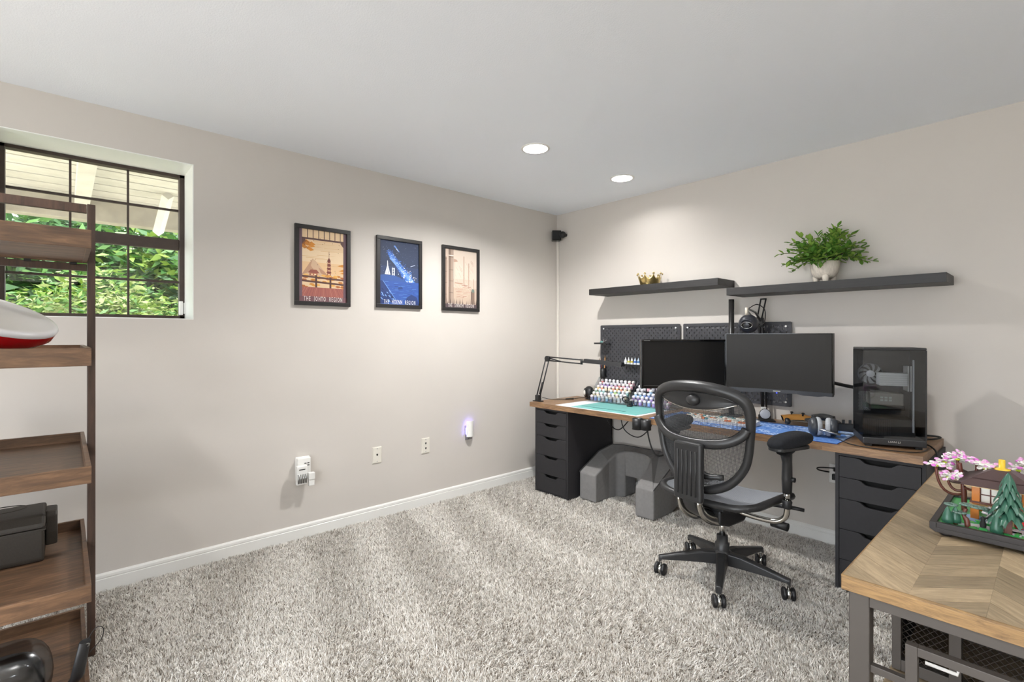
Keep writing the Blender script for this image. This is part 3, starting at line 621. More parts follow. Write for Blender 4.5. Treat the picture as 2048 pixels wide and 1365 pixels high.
# keyboard
t = thing('keyboard', 'pale mechanical keyboard with teal and orange keys behind the chair', 'keyboard', (1.80, -.43, DZ+.0034), .04)
part('case', MB().prism([(-.07, 0), (.07, 0), (.07, .03), (-.07, .018)], lambda p: (-.22, p[0], p[1]), lambda p: (.22, p[0], p[1])), mat('keyboard_case', '#c9cbd0', .35), t, .003)
R = random.Random(4); rows = {0: MB(), 1: MB(), 2: MB()}
for r in range(5):
    for c in range(20):
        if r == 4 and 4 < c < 9: continue
        k = 0 if R.random() < .6 else (1 if R.random() < .55 else 2); x = -.208+c*.0208; y = -.052+r*.0212; z = .0205+.0018*r
        rows[k].prism([(-.009, -.009), (.009, -.009), (.009, .009), (-.009, .009)], lambda p: (x+p[0], y+p[1], z), lambda p: (x+p[0]*.78, y+p[1]*.78, z+.009))
for k, c, nm in ((0, '#e9e7e0', 'pale keycaps'), (1, '#4d8f98', 'teal keycaps'), (2, '#d4733a', 'orange keycaps')): part('keycaps', rows[k], mat('key_'+str(k), c, .5), t, label=nm, kind='stuff')
single('computer_mouse', MB().ball((1.93, -.25, DZ+.0035), .03, 16, sc=(1, 1.7, 1.0)), M_white, 'white computer mouse on the blue desk mat', 'mouse')
o = bpy.data.objects['computer_mouse']; o.location.z = DZ+.0034
for v in o.data.vertices: v.co.z = max(0, v.co.z-.03)
# monitors
M_bez = mat('monitor_bezel', '#1b1b1d', .28); M_scr = mat('screen_off', '#1c1b1a', .38, spec=.25); M_scr2 = mat('screen_off_matte', '#242220', .5, spec=.3)
t = thing('flat_monitor', 'flat black monitor switched off, turned toward the room at left', 'monitor', (1.5255, -.382, .932), .837)
w, h = .587, .337
part('back_shell', MB().box((-w/2, 0, 0), (w/2, .032, h)), M_bez, t, .006)
part('bezel', MB().box((-w/2, -.008, 0), (w/2, 0, .020)).box((-w/2, -.008, h-.014), (w/2, 0, h)).box((-w/2, -.008, .020), (-w/2+.015, 0, h-.014)).box((w/2-.015, -.008, .020), (w/2, 0, h-.014)), M_gloss, t, .002)
part('screen', MB().box((-w/2+.015, -.002, .02), (w/2-.015, 0, h-.014)), M_scr, t)
part('rim_highlight', MB().box((-w/2+.016, -.0086, .0185), (w/2-.016, -.008, .0205)), M_steel, t)
part('brand_print', MB().box((-w/2+.018, -.0086, h-.009), (-w/2+.06, -.0081, h-.0065)), mat('print_grey', '#8c8c8c', .5), t)
part('vesa_plate', MB().box((-.05, .032, .12), (.05, .05, .22)), M_black, t)
t = thing('curved_monitor', 'wide curved black monitor switched off beneath the right shelf', 'monitor', (2.103, -.3235, .943), .12)
w, h, RC = .585, .365, 1.5
def cv(x, y): a = x/RC; return (math.sin(a)*(RC+y), -RC+math.cos(a)*(RC+y), 0)
def strip(m, x0, x1, z0, z1, y0, y1, n=16, mi=0, dz=lambda x: 0):
    for k in range(n):
        xa = x0+(x1-x0)*k/n; xb = x0+(x1-x0)*(k+1)/n
        P = []
        for (x, y) in ((xa, y0), (xb, y0), (xb, y1), (xa, y1)): q = cv(x, y); P.append(q)
        m.add([(q[0], q[1], z0+dz(xa if i in (0, 3) else xb)) for i, q in enumerate(P)]+[(q[0], q[1], z1) for q in P], [(3, 2, 1, 0), (4, 5, 6, 7), (0, 1, 5, 4), (2, 3, 7, 6)]+([(3, 0, 4, 7)] if k == 0 else [])+([(1, 2, 6, 5)] if k == n-1 else []), mi, False)
    return m
part('back_shell', strip(MB(), -w/2, w/2, .012, h, .004, .028), M_bez, t)
part('screen', strip(MB(), -w/2+.004, w/2-.004, .024, h-.004, 0, .004), M_scr2, t)
part('side_bezel', strip(strip(strip(MB(), -w/2, w/2, h-.004, h, -.0015, .004), -w/2, -w/2+.004, .02, h-.004, -.0015, .004, 1), w/2-.004, w/2, .02, h-.004, -.0015, .004, 1), M_gloss, t)
part('chin', strip(MB(), -w/2, w/2, .004, .024, -.004, .02, dz=lambda x: -.006 if abs(abs(x)-.18) < .07 else 0), mat('monitor_chin', '#3a3c41', .3, .3), t)
part('chin_emblem', MB().box((-.02, -.0062, .011), (.02, -.0040, .0165)), M_steel, t); part('power_light', MB().box((-.003, -.006, .001), (.003, -.004, .005)), emis('blue_power', '#3246ff', 3), t)
part('vesa_plate', MB().box((-.05, .024, .13), (.05, .05, .23)), M_black, t)
t = thing('monitor_mount', 'tall black monitor pole with two arms clamped to the desk back', 'monitor mount', (1.731, -.105, DZ+.0003))
part('pole', MB().cyl((0, 0, .01), (0, 0, .808), .018, n=20), mat('pole_black', '#2a2928', .35), t); part('pole_cap', MB().cyl((0, 0, .808), (0, 0, .811), .0185, n=20), M_gloss, t)
part('base_clamp', MB().box((-.05, -.05, 0), (.05, .06, .012)), M_black, t, .002)
for z, pts in ((.31, [(0, 0, .31), (-.09, -.005, .31), (-.20, -.10, .35), (-.222, -.205, .36)]), (.38, [(0, 0, .38), (.12, -.02, .38), (.335, -.13, .38)])):
    part('collar', MB().cyl((0, 0, z-.03), (0, 0, z+.03), .026, n=18), M_black, t); part('arm', MB().tube(pts, .014, 8), M_black, t)
# microphone on a boom arm
t = thing('microphone', 'black ball microphone with an oval badge hanging above the monitors', 'microphone', (1.908, -.256, 1.372))
M_mic = mat('mic_body', '#33343a', .3, .1)
part('ball', MB().ball((0, 0, 0), .060, 28), M_mic, t); part('stem', MB().cyl((-.012, .0, .055), (-.012, 0, .105), .010, n=12), mat('mic_stem', '#cfc7b8', .4), t)
fdir = Vector((CX-1.908, CY+.256, CZ-1.372)).normalized(); cdir = (fdir+Vector((-.18, -.2, -.22))).normalized()
q = cdir.to_track_quat('Z', 'Y').to_matrix().to_4x4(); ring = [q @ Vector((.032*math.cos(2*PI*k/28), .020*math.sin(2*PI*k/28), .0565-(.0052 if True else 0)*(math.cos(2*PI*k/28))**2)) for k in range(28)]
part('badge_ring', MB().tube(ring, .0016, 6, closed=True), M_chrome, t)
part('badge_plate', MB().add([q @ Vector((.030*math.cos(2*PI*k/24), .018*math.sin(2*PI*k/24), .0572)) for k in range(24)], [tuple(range(24))]), M_gloss, t)
text('badge_script', 'Blue', .022, q @ Matrix.Translation((0, 0, .0576)), M_chrome, t, 1.1, .0004)
part('grille', MB().tube([q @ Vector((.034*math.cos(.35+2.44*k/12), .012+.024*math.sin(.35+2.44*k/12), .0505)) for k in range(13)], .006, 6), mat('mic_grille', '#20222b', .5), t)
t = thing('boom_arm', 'black spring boom arm holding the ball microphone', 'boom arm', (1.93, -.055, DZ+.0003))
part('lower_arm', MB().tube([(-.01, 0, .02), (-.030, -.004, .62)], .011, 8).tube([(.014, 0, .02), (-.008, -.004, .62)], .006, 6), M_black, t)
part('base_clamp', MB().box((-.03, -.03, 0), (.03, .03, .03)), M_black, t, .003)
part('elbow', MB().cbox((-.02, -.01, .65), (.035, .02, .06)), M_black, t, .003)
part('upper_arm', MB().tube([(-.01, -.02, .675), (.02, -.03, .80)], .005, 6).tube([(-.04, -.02, .675), (-.012, -.03, .80)], .005, 6).tube([(-.015, -.03, .803), (.024, -.03, .803)], .005, 6), M_black, t)
part('head_bracket', MB().tube([(-.02, -.015, .66), (-.02, -.10, .715), (-.034, -.19, .735)], .007, 6).tube([(-.02, -.03, .63), (-.02, -.12, .675), (-.034, -.19, .72)], .004, 6), M_steel, t)
part('cable', MB().tube(smooth_path([(-.03, -.18, .735), (-.01, -.10, .765), (.02, -.05, .73), (.012, -.03, .65), (-.02, -.03, .60), (-.02, -.02, .45)]), .003, 6), M_cable, t)
# pegboards with staggered slots
M_peg = mat('pegboard_black', '#3a3a3e', .5)
def pegboard(x0, lb):
    t = thing('pegboard', lb, 'pegboard', (x0+.38, -.018, .8275), 0, 'black slotted pegboards')
    m = MB(); nx, nz, c = 38, 28, .02
    for i in range(nx):
        for j in range(nz):
            a, b = -.38+i*c, j*c
            if (i in (0, nx-1)) and (j in (0, nz-1)):
                sx = 1 if i == 0 else -1; sz = 1 if j == 0 else -1; xo = a if i == 0 else a+c; xi = a+c if i == 0 else a; zo = b if j == 0 else b+c; zi = b+c if j == 0 else b
                m.add([(xi, 0, zo), (xi, 0, zi), (xo, 0, zi), (xo, 0, zo+sz*.008), (xo+sx*.003, 0, zo+sz*.003), (xo+sx*.008, 0, zo)], [(0, 1, 2, 3, 4, 5)]); continue
            if (i+j) % 2 == 0 and 0 < i < nx-1 and 0 < j < nz-1:
                p, q, r, s = a+.0075, a+.0125, b+.0035, b+.0165
                m.add([(a, 0, b), (p, 0, b), (q, 0, b), (a+c, 0, b), (a, 0, r), (p, 0, r), (q, 0, r), (a+c, 0, r), (a, 0, s), (p, 0, s), (q, 0, s), (a+c, 0, s), (a, 0, b+c), (p, 0, b+c), (q, 0, b+c), (a+c, 0, b+c)],
                      [(0, 1, 5, 4), (1, 2, 6, 5), (2, 3, 7, 6), (4, 5, 9, 8), (6, 7, 11, 10), (8, 9, 13, 12), (9, 10, 14, 13), (10, 11, 15, 14)])
            else: m.add([(a, 0, b), (a+c, 0, b), (a+c, 0, b+c), (a, 0, b+c)], [(0, 1, 2, 3)])
    o = part('panel', m, M_peg, t)
    bm = bmesh.new(); bm.from_mesh(o.data); bmesh.ops.remove_doubles(bm, verts=bm.verts, dist=1e-5); bmesh.ops.recalc_face_normals(bm, faces=bm.faces); bm.to_mesh(o.data); bm.free()
    sd = o.modifiers.new('solid', 'SOLIDIFY'); sd.thickness = .005; sd.offset = 0
    for x in (-.345, .345):
        for z in (.03, .53): part('screw_cap', MB().cyl((x, -.0025, z), (x, -.0055, z), .0065, n=12), M_white, t); part('spacer', MB().cyl((x, .0025, z), (x, .0175, z), .008, n=10), M_peg, t)
    return t
pegboard(.5392, 'black slotted pegboard on the wall behind the paint pots'); pegboard(1.3253, 'black slotted pegboard on the wall behind the curved monitor')
# ================================================================ small things on and around the desk
# clear tiered racks full of paint pots
M_acr = glassy('clear_acrylic', '#eef2f4', .12, .03)
NAMES = {'purple': '#7a4fb0', 'lilac': '#b9a3d0', 'magenta': '#b05a8c', 'red': '#c2413a', 'pink': '#d98fa0', 'orange': '#d9722f', 'yellow': '#e3b64a', 'cream': '#e2d3b0', 'lime': '#9cc75a', 'green': '#4e8f63', 'teal': '#5aa6a0', 'sky blue': '#7fb2dc', 'blue': '#3b6cc0', 'navy': '#35477e', 'grey': '#9a9aa4', 'white': '#dcdce2', 'brown': '#8a5a42', 'olive': '#8d8858'}
ORD = ['first', 'second', 'third', 'fourth', 'fifth', 'sixth', 'seventh', 'eighth', 'ninth']
CAPW = ['#e3e1e6', '#dfe4ea', '#e8dfe2', '#e6e6df']
bm_body = {}; bm_cap = {}
def pot(loc, cn, lb):
    if cn not in bm_body:
        bm_body[cn] = MB().lathe([(1e-6, 0), (.0125, 0), (.0135, .002), (.0135, .026), (.011, .030), (1e-6, .030)], n=14).mesh('pot_body', mat('paint_'+cn.replace(' ', '_'), tuple(a*.78+.17 for a in lin(NAMES[cn])), .3))
        c = [a*.84+b*.16 for a, b in zip(lin(random.choice(CAPW)), lin(NAMES[cn]))]
        bm_cap[cn] = MB().lathe([(.0118, .029), (.0138, .030), (.0142, .037), (.0118, .0445), (.006, .0485), (1e-6, .0495)], n=14).mesh('cap', mat('cap_'+cn.replace(' ', '_'), tuple(c), .45))
    o = bpy.data.objects.new('paint_pot', bm_body[cn]); COL.objects.link(o); o.location = loc; tag(o, lb, 'paint pot', 'paint pots in the clear racks')
    c = bpy.data.objects.new('cap', bm_cap[cn]); COL.objects.link(c); c.parent = o
def rack(x0, x1, yf, rows, side, lb):
    t = thing('paint_rack', lb, 'paint rack', ((x0+x1)/2, yf+.09, DZ+.0022), 0, 'clear tiered paint racks')
    n = len(rows); dy = .030; dz = .0255; z0 = DZ+.0022
    for k in range(n):
        y = yf+k*dy; z = z0+.004+k*dz
        part('tier', MB().box((x0+.004, y, z), (x1-.004, y+.029, z+.002)).box((x0+.004, y-.0005, z), (x1-.004, y+.001, z+.010)), M_acr, t, 0, True)
    for x in (x0, x1-.003):
        poly = [(yf-.006, 0), (yf+n*dy, 0), (yf+n*dy, n*dz+.035), (yf+(n-1)*dy, n*dz+.045), (yf+.03, .062), (yf-.006, .026)]
        part('side_panel', MB().prism(poly, lambda p: (x, p[0], z0+p[1]), lambda p: (x+.003, p[0], z0+p[1])), M_acr, t, 0, True)
    for k, row in enumerate(rows):
        m = len(row); pitch = (x1-x0-.014)/m
        for i, cn in enumerate(row):
            if cn is None: continue
            pot((x0+.007+pitch*(i+.5), yf+k*dy+.0155, z0+.0062+k*dz), cn, '%s paint pot, %s from left in %s tier up of the %s rack' % (cn, ORD[i], ORD[k], side))
def W(s): return [None if q == '-' else q.replace('_', ' ') for q in s.split()]
rack(.556, .925, -.212, [W('navy blue sky_blue grey sky_blue navy grey white white'), W('olive cream white grey cream white cream white cream'), W('green teal teal - sky_blue lime teal white teal'), W('yellow orange cream cream orange yellow orange cream cream'), W('lilac purple purple lilac magenta red pink lilac pink'), W('red white grey white white grey white pink pink')], 'left', 'clear acrylic tiered paint rack on the left, filled with pots')
rack(.955, 1.325, -.214, [W('navy navy purple navy blue purple purple lilac lilac'), W('purple purple lilac navy purple purple lilac lilac pink'), W('sky_blue sky_blue blue blue navy navy blue blue navy'), W('grey grey - sky_blue - sky_blue navy sky_blue teal'), W('grey white pink grey lilac grey white grey white'), W('white grey white pink grey white grey white grey')], 'right', 'clear acrylic tiered paint rack on the right, partly behind the flat monitor')
# round speaker
t = thing('round_speaker', 'round black desk speaker with a pale cone at the left wall end', 'speaker', (.475, -.10, DZ+.0003), -.6)
part('shell', MB().ball((0, 0, .058), .057, 24, sc=(1, .8, 1)), M_black, t); part('cone', MB().ball((.0, -.036, .058), .026, 18, sc=(1, .5, 1)), mat('speaker_cone', '#d9d6cf', .35), t)
part('surround', MB().tube([(.036*math.cos(2*PI*k/24), -.034, .058+.036*math.sin(2*PI*k/24)) for k in range(24)], .005, 8, closed=True), M_gloss, t); part('foot', MB().cyl((0, 0, 0), (0, 0, .008), .03, n=18), M_black, t)
# clamp-on desk lamp
A = Vector((.283, -.545, DZ)); B = on(1, -.5, 1095, 718); C = on(1, -.45, 1163, 724); E1 = on(1, -.43, 1170, 725); E2 = on(1, -.40, 1246, 733)
t = thing('desk_lamp', 'black clamp-on swing arm lamp with a bar head at the desk corner', 'desk lamp', (A.x, A.y, DZ+.0003)); A = A+Vector((0, 0, .02))
part('clamp', MB().box((A.x-.045, A.y-.022, DZ+.0003), (A.x+.045, A.y+.022, DZ+.008)).box((A.x-.02, A.y-.018, DZ+.008), (A.x+.02, A.y+.018, DZ+.055)), M_black, t, .002, True)
s = Vector((.016, .004, 0)); zz = Vector((0, 0, .016))
part('lower_arm', MB().tube([A-s+zz, B-s], .0055, 8).tube([A+s+zz, B+s], .0055, 8), M_black, t, 0, True)
part('spring', MB().cyl(A+s*.3+(B-A)*.12, A+s*.3+(B-A)*.42, .007, n=10), M_blackm, t, 0, True)
part('elbow_joint', MB().cyl(B+Vector((0, -.012, 0)), B+Vector((0, .012, 0)), .024, n=16), M_black, t, 0, True)
part('upper_arm', MB().tube([B+zz, C+zz*.9], .0055, 8).tube([B-zz*.9, C-zz], .0055, 8).tube([B+zz*.6, B+(C-B)*.45-zz], .005, 8), M_black, t, 0, True)
part('head_joint', MB().cyl(C-zz*1.4, C+zz*1.4, .010, n=12).tube([C, E1], .006, 8), M_black, t, 0, True)
dd = (E2-E1).normalized(); m = MB(); sd_ = Vector((0, 0, 1)).cross(dd).normalized()
m.prism([(-.032, -.003), (.032, -.003), (.020, .028), (-.020, .028)], lambda p: E1+sd_*p[0]+Vector((0, 0, p[1])), lambda p: E2+sd_*p[0]+Vector((0, 0, p[1])))
part('bar_head', m, M_black, t, .002, True)
part('diffuser', MB().prism([(-.018, -.0045), (.018, -.0045), (.018, -.0031), (-.018, -.0031)], lambda p: E1+dd*.01+sd_*p[0]+Vector((0, 0, p[1])), lambda p: E2-dd*.01+sd_*p[0]+Vector((0, 0, p[1]))), M_white, t, 0, True)
single('lamp_cord', MB().tube(smooth_path([(A.x+.03, A.y+.02, DZ+.035), (A.x+.04, A.y+.12, DZ+.012), (.36, -.30, DZ+.004), (.385, -.20, DZ+.004), (.385, -.10, DZ+.004), (.40, -.02, DZ+.004)]), .0025, 6).cyl((.365, -.285, DZ+.006), (.395, -.215, DZ+.006), .006, n=8), M_cable, 'thin black lamp cord with an inline switch on the desk', 'cord')
# magnifier helping hand
t = thing('helping_hand', 'black magnifier clamp standing in front of the paint racks', 'magnifier', (1.0, -.255, DZ+.0045))
part('base', MB().cyl((0, 0, 0), (0, 0, .012), .022, n=16), M_black, t); part('stalk', MB().cyl((0, 0, .012), (-.01, 0, .05), .005, n=8), M_black, t)
part('lens_ring', MB().tube([(-.035+.030*math.cos(2*PI*k/20), 0, .052+.020*math.sin(2*PI*k/20)) for k in range(20)], .005, 8, closed=True), M_black, t)
part('grip', MB().cbox((.012, -.005, .030), (.022, .016, .030)), M_black, t, .003)
# pegboard accessories
t = thing('pegboard_shelf', 'small black shelf hooked on the left pegboard', 'shelf', (.60, -.07, 1.223))
part('tray', MB().box((-.06, -.045, 0), (.06, .045, .004)).box((-.06, -.045, .004), (.06, -.042, .014)).box((-.06, -.042, .004), (-.057, .045, .014)), M_black, t, .001); part('hook', MB().box((-.04, .045, -.01), (-.036, .05, .01)).box((.036, .045, -.01), (.04, .05, .01)), M_black, t)
t = thing('miniature', 'grey and teal painted miniature standing on the small pegboard shelf', 'figurine', (.605, -.075, 1.2272))
part('base', MB().cyl((0, 0, 0), (0, 0, .004), .022, n=16), M_blackm, t); part('rock', MB().ball((-.012, 0, .012), .014, 10, sc=(1.2, 1, .9)), mat('mini_teal', '#5d8a86', .6), t)
part('branches', MB().tube([(0, 0, .004), (.012, 0, .02), (.006, 0, .034), (.02, 0, .042)], [.006, .005, .004, .002], 6).tube([(.01, 0, .018), (.03, 0, .024), (.042, 0, .034)], [.005, .004, .002], 6).tube([(-.01, 0, .02), (-.02, 0, .034)], [.004, .002], 6), mat('mini_grey', '#8b8585', .6), t)
t = thing('brush_holder', 'black tube of paintbrushes hung on the left pegboard', 'brush holder', (.592, -.056, .93))
part('tube', MB().lathe([(1e-6, 0), (.024, 0), (.024, .085), (.021, .085), (.021, .006), (1e-6, .006)], n=18), M_black, t); part('hook', MB().box((-.01, .02, .05), (.01, .036, .07)), M_black, t)
R = random.Random(8)
for k in range(8):
    a = R.random()*6.28; p = Vector((.014*math.cos(a), .014*math.sin(a), .008)); q = p+Vector((.012*math.cos(a), .012*math.sin(a)-.004, R.uniform(.13, .17)))
    br = single('paintbrush', MB().tube([Vector((.592, -.056, .93))+p, Vector((.592, -.056, .93))+q], [.003, .002], 6), mat('brush_wood_%d' % (k % 3), ['#b98a55', '#2c3f66', '#7a3030'][k % 3], .4), ['tan', 'navy', 'dark red'][k % 3]+' handled paintbrush standing in the pegboard tube', 'paintbrush', 'brushes in the pegboard tube')
    part('bristles', MB().tube([Vector((.592, -.056, .93))+q, Vector((.592, -.056, .93))+q+(q-p)*.12], [.0026, .0005], 6), mat('bristle', '#8a6a44', .8), br, 0, True)
t = thing('dropper_rail', 'black rail on the pegboard holding six dropper bottles', 'rail', (.905, -.055, 1.043))
part('rail', MB().box((-.10, -.02, 0), (.10, .02, .004)).box((-.10, -.02, .004), (.10, -.017, .016)), M_black, t, .001)
for k in range(7): part('peg', MB().cyl((-.09+k*.03, -.012, -.018), (-.09+k*.03, -.012, 0), .002, n=6), M_black, t)
for k, (c, nm) in enumerate((('#e9e9ee', 'white'), ('#c7c26a', 'olive yellow'), ('#b9a53f', 'mustard'), ('#2f5fae', 'blue'), ('#3a6fa3', 'steel blue'), ('#86a7c9', 'pale blue'))):
    b = thing('dropper_bottle', '%s dropper bottle, %s from left on the pegboard rail' % (nm, ORD[k]), 'paint bottle', (.826+k*.031, -.055, 1.0472), 0, 'dropper bottles on the pegboard rail')
    part('body', MB().lathe([(1e-6, 0), (.0125, 0), (.0125, .036), (.009, .041), (1e-6, .041)], n=14), mat('dropper_%d' % k, c, .35), b); part('wrap', MB().lathe([(.0127, .008), (.0127, .026)], n=14), mat('bottle_wrap', '#dfe0e2', .5), b)
    part('tip', MB().lathe([(.0085, .041), (.008, .05), (.004, .054), (.0025, .068), (1e-6, .069)], n=12), mat('dropper_tip_%d' % (k > 2), ['#e9ebf0', '#c3d2e4'][k > 2], .4), b)
# watch charger
t = thing('watch_charger', 'round pale watch charging stand on a black base', 'watch charger', (1.965, -.145, DZ+.0003), .55)
part('base', MB().box((-.05, -.03, 0), (.06, .03, .010)), M_black, t, .003)
Mx = Matrix.Rotation(math.radians(80), 4, 'X')
part('disc', MB().lathe([(1e-6, 0), (.031, 0), (.0335, .003), (.0335, .010), (1e-6, .010)], (0, -.006, .047), 28, 0, Mx), M_blackm, t)
part('face', MB().lathe([(1e-6, .0105), (.030, .0105), (.0315, .0095), (.0315, .008)], (0, -.006, .047), 28, 0, Mx), mat('charger_face', '#d6d8de', .45), t)
part('strap', MB().box((-.022, .002, .055), (.010, .006, .092)), M_white, t, .002)
# game controller
t = thing('game_controller', 'orange and black game controller lying on the desk mat edge', 'game controller', (2.150, -.135, DZ+.026), .62)
t.rotation_euler = (.38, 0, .62)
M_or = mat('controller_orange', '#d99a4c', .4)
m = MB()
def ctl(u, v):
    x = (u-.5)*.172; a = abs(u-.5)*2; wdt = .050-.006*math.cos(a*3); y0 = -.03-.035*max(0, a-.35)**1.0; y1 = .035-.01*a*a
    y = y0+(y1-y0)*v; z = .022+.020*math.sin(PI*v)*(1-.5*a*a); return (x, y, z)
m.grid(ctl, 24, 12); m2 = MB(); m2.grid(lambda u, v: (ctl(u, v)[0], ctl(u, v)[1], .0435-ctl(u, v)[2]), 24, 12)
part('top_shell', m, M_or, t); part('bottom_shell', m2, M_black, t)
for sx in (-1, 1): part('grip', MB().ball((sx*.066, -.045, .021), .020, 14, sc=(.9, 1.3, .95)), M_black, t); part('thumbstick', MB().cyl((sx*.03, -.006 if sx > 0 else .008, .038), (sx*.03, -.006 if sx > 0 else .008, .052), .005, n=10).cyl((sx*.03, -.006 if sx > 0 else .008, .052), (sx*.03, -.006 if sx > 0 else .008, .056), .009, n=14), M_black, t)
# headphones
t = thing('headphones', 'black over-ear headphones with grey velour pads lying on the desk mat', 'headphones', (2.412, -.44, DZ+.0035), .35)
M_vel = mat('velour', '#a3a6aa', .95, var=.12, vscale=120)
for k, (x, s) in enumerate(((-.062, -1), (.006, 1))):
    Mr = Matrix.Rotation(s*PI/2, 4, 'Y') @ Matrix.Rotation(.12, 4, 'X')
    part('ear_cup', MB().lathe([(1e-6, .034), (.030, .034), (.044, .026), (.048, .012), (.048, 0), (1e-6, 0)], (x, 0, .054), 24, 0, Mr), mat('cup_grey', '#3a3d42', .4), t)
    part('ear_pad', MB().lathe([(.048, 0), (.052, -.006), (.050, -.018), (.040, -.024), (.028, -.022), (.026, -.004)], (x, 0, .054), 24, 0, Mr), M_vel, t)
    part('yoke', MB().tube([(x+s*.02, .05*math.sin(a), .054+.05*math.cos(a)) for a in [PI*.15+PI*.85*q/8-.3 for q in range(9)]], .004, 6), M_black, t)
hb = [(-.085, .045, .07), (-.10, .09, .075), (-.075, .125, .075), (-.02, .135, .075), (.035, .115, .075), (.05, .07, .072), (.036, .045, .07)]
part('headband', MB().tube(smooth_path(hb), .013, 8, flat=(.45, 1), up=(0, 0, 1)), M_blackm, t); part('band_pad', MB().tube(smooth_path([(-.07, .115, .082), (-.02, .125, .09), (.03, .105, .082)]), .020, 10), M_blackm, t)
part('microphone_stub', MB().tube([(-.05, -.045, .045), (.045, -.06, .025)], .006, 8), M_steel, t)
single('headphone_cord', MB().tube(smooth_path([(2.43, -.47, DZ+.02), (2.50, -.52, DZ+.004), (2.55, -.57, DZ+.004), (2.66, -.595, DZ+.004), (2.80, -.55, DZ+.004), (2.826, -.40, DZ+.004)]), .0025, 6), M_cable, 'thin black headphone cord running in front of the computer', 'cord')
# usb hub with four plugs
t = thing('usb_hub', 'black usb hub with four plugs standing beside the computer', 'usb hub', (2.455, -.15, DZ+.0003), .25)
part('body', MB().box((-.075, -.02, 0), (.075, .02, .045)), M_black, t, .003)
for k in range(4): part('plug', MB().box((-.055+k*.032, -.008, .045), (-.041+k*.032, .008, .066)), M_black, t, .001)
part('print', MB().box((.035, -.0206, .012), (.06, -.0201, .02)), M_steel, t)
# tower computer with glass sides
PCX, PCY = 2.589, -.548; PA = math.atan2(.093, .231)
t = thing('tower_computer', 'black tower computer with glass panels at the right desk end', 'computer', (PCX, PCY, DZ+.0003), PA)
w, d, h = .255, .27, .497; M_pc = mat('pc_metal', '#2d2d2f', .4, .2); M_tint = glassy('tinted_glass', '#e4e6e8', .035); M_sg = glassy('side_glass', '#dcdee0', .06)
part('base', MB().box((0, 0, .012), (w, d, .046)), M_pc, t, .004); part('lid', MB().box((0, 0, h-.012), (w, d, h)), M_pc, t, .004)
for x in (.012, w-.04): part('foot', MB().box((x, .02, 0), (x+.028, d-.02, .012)), M_black, t)
part('right_panel', MB().box((w-.006, .0, .046), (w, d, h-.012)), M_pc, t); part('rear_panel', MB().box((.0, d-.004, .046), (w-.006, d, h-.012)), M_pc, t)
part('front_glass', MB().box((.0, 0, .046), (w-.0, .003, h-.012)), M_tint, t); part('left_glass', MB().box((0, .003, .046), (.003, d-.004, h-.012)), M_sg, t)
part('motherboard', MB().box((.02, d-.02, .12), (w-.05, d-.015, h-.05)), mat('circuit_board', '#1b1b1f', .5, var=.4, vscale=80), t)
part('lower_shroud', MB().box((.006, .06, .05), (w-.03, d-.02, .135)), M_blackm, t, .002)
for k in range(16): part('shroud_rib', MB().box((.010+k*.0075, .058, .055), (.013+k*.0075, .060, .13)), M_black, t)
Mf = Matrix.Rotation(PI/2, 4, 'X')
fan = part('rear_fan', MB().lathe([(.052, 0), (.056, 0), (.056, .02), (.052, .02)], (.064, .20, .355), 28, 0, Mf), mat('fan_frame', '#55575b', .5), t)
part('fan_hub', MB().lathe([(1e-6, .022), (.018, .022), (.018, .004)], (.064, .20, .355), 18, 0, Mf), mat('fan_white', '#d8d8da', .4), fan)
for k in range(9):
    a = 2*PI*k/9; m = MB(); m.grid(lambda u, v: (.064+(.018+.034*u)*math.cos(a+.5*u+v*.42), .196-.012*v, .355+(.018+.034*u)*math.sin(a+.5*u+v*.42)), 4, 3); part('fan_blade', m, mat('fan_blades', '#a4a5a8', .4), fan)
part('cpu_cooler', MB().box((.088, .10, .30), (.205, .19, .365)), mat('cooler_white', '#cdccc9', .35), t, .003)
for k in range(5): part('cooler_fin', MB().box((.089, .0985, .307+k*.011), (.204, .0995, .3085+k*.011)), mat('fin_grey', '#a9a8a4', .4), t)
part('memory_module', MB().box((.215, .15, .27), (.220, .24, .40)).box((.226, .15, .27), (.231, .24, .40)), M_white, t)
part('graphics_card', MB().box((.045, .09, .20), (.185, .2, .262)), mat('gpu_grey', '#77736a', .4), t, .004)
part('card_shroud', MB().box((.04, .085, .178), (.19, .2, .199)), M_gloss, t, .004)
for i in range(3):
    for j in range(2): part('card_mark', MB().box((.088+i*.018, .0885, .222+j*.014), (.100+i*.018, .0898, .231+j*.014)), M_steel, t)
m = MB()
for i in range(6):
    for j in range(12): m.lathe([(.0028, 0), (.0042, 0), (.0042, .002), (.0028, .002)], (.010+i*.009+(j % 2)*.0045, .16, .165+j*.0085), 6, 0, Mf)
part('vent_mesh', m, M_steel, t, kind='stuff')
part('light_strip', MB().box((w-.05, .02, .08), (w-.044, .03, h-.06)), mat('strip_grey', '#9da0a6', .3), t)
text('lettering', 'LIAN LI', .013, Matrix.Translation((w/2, -.0008, .030)) @ Matrix.Rotation(PI/2, 4, 'X'), mat('pc_lettering', '#b9b6b0', .4), t, 1.2)
single('monitor_cable', MB().tube(smooth_path([(2.37, -.22, 1.02), (2.44, -.15, .998), (2.52, -.14, .99), (2.60, -.15, .985)]), .010, 8, flat=(1, .5)), M_cable, 'thick black cable from the curved monitor to the computer', 'cable')
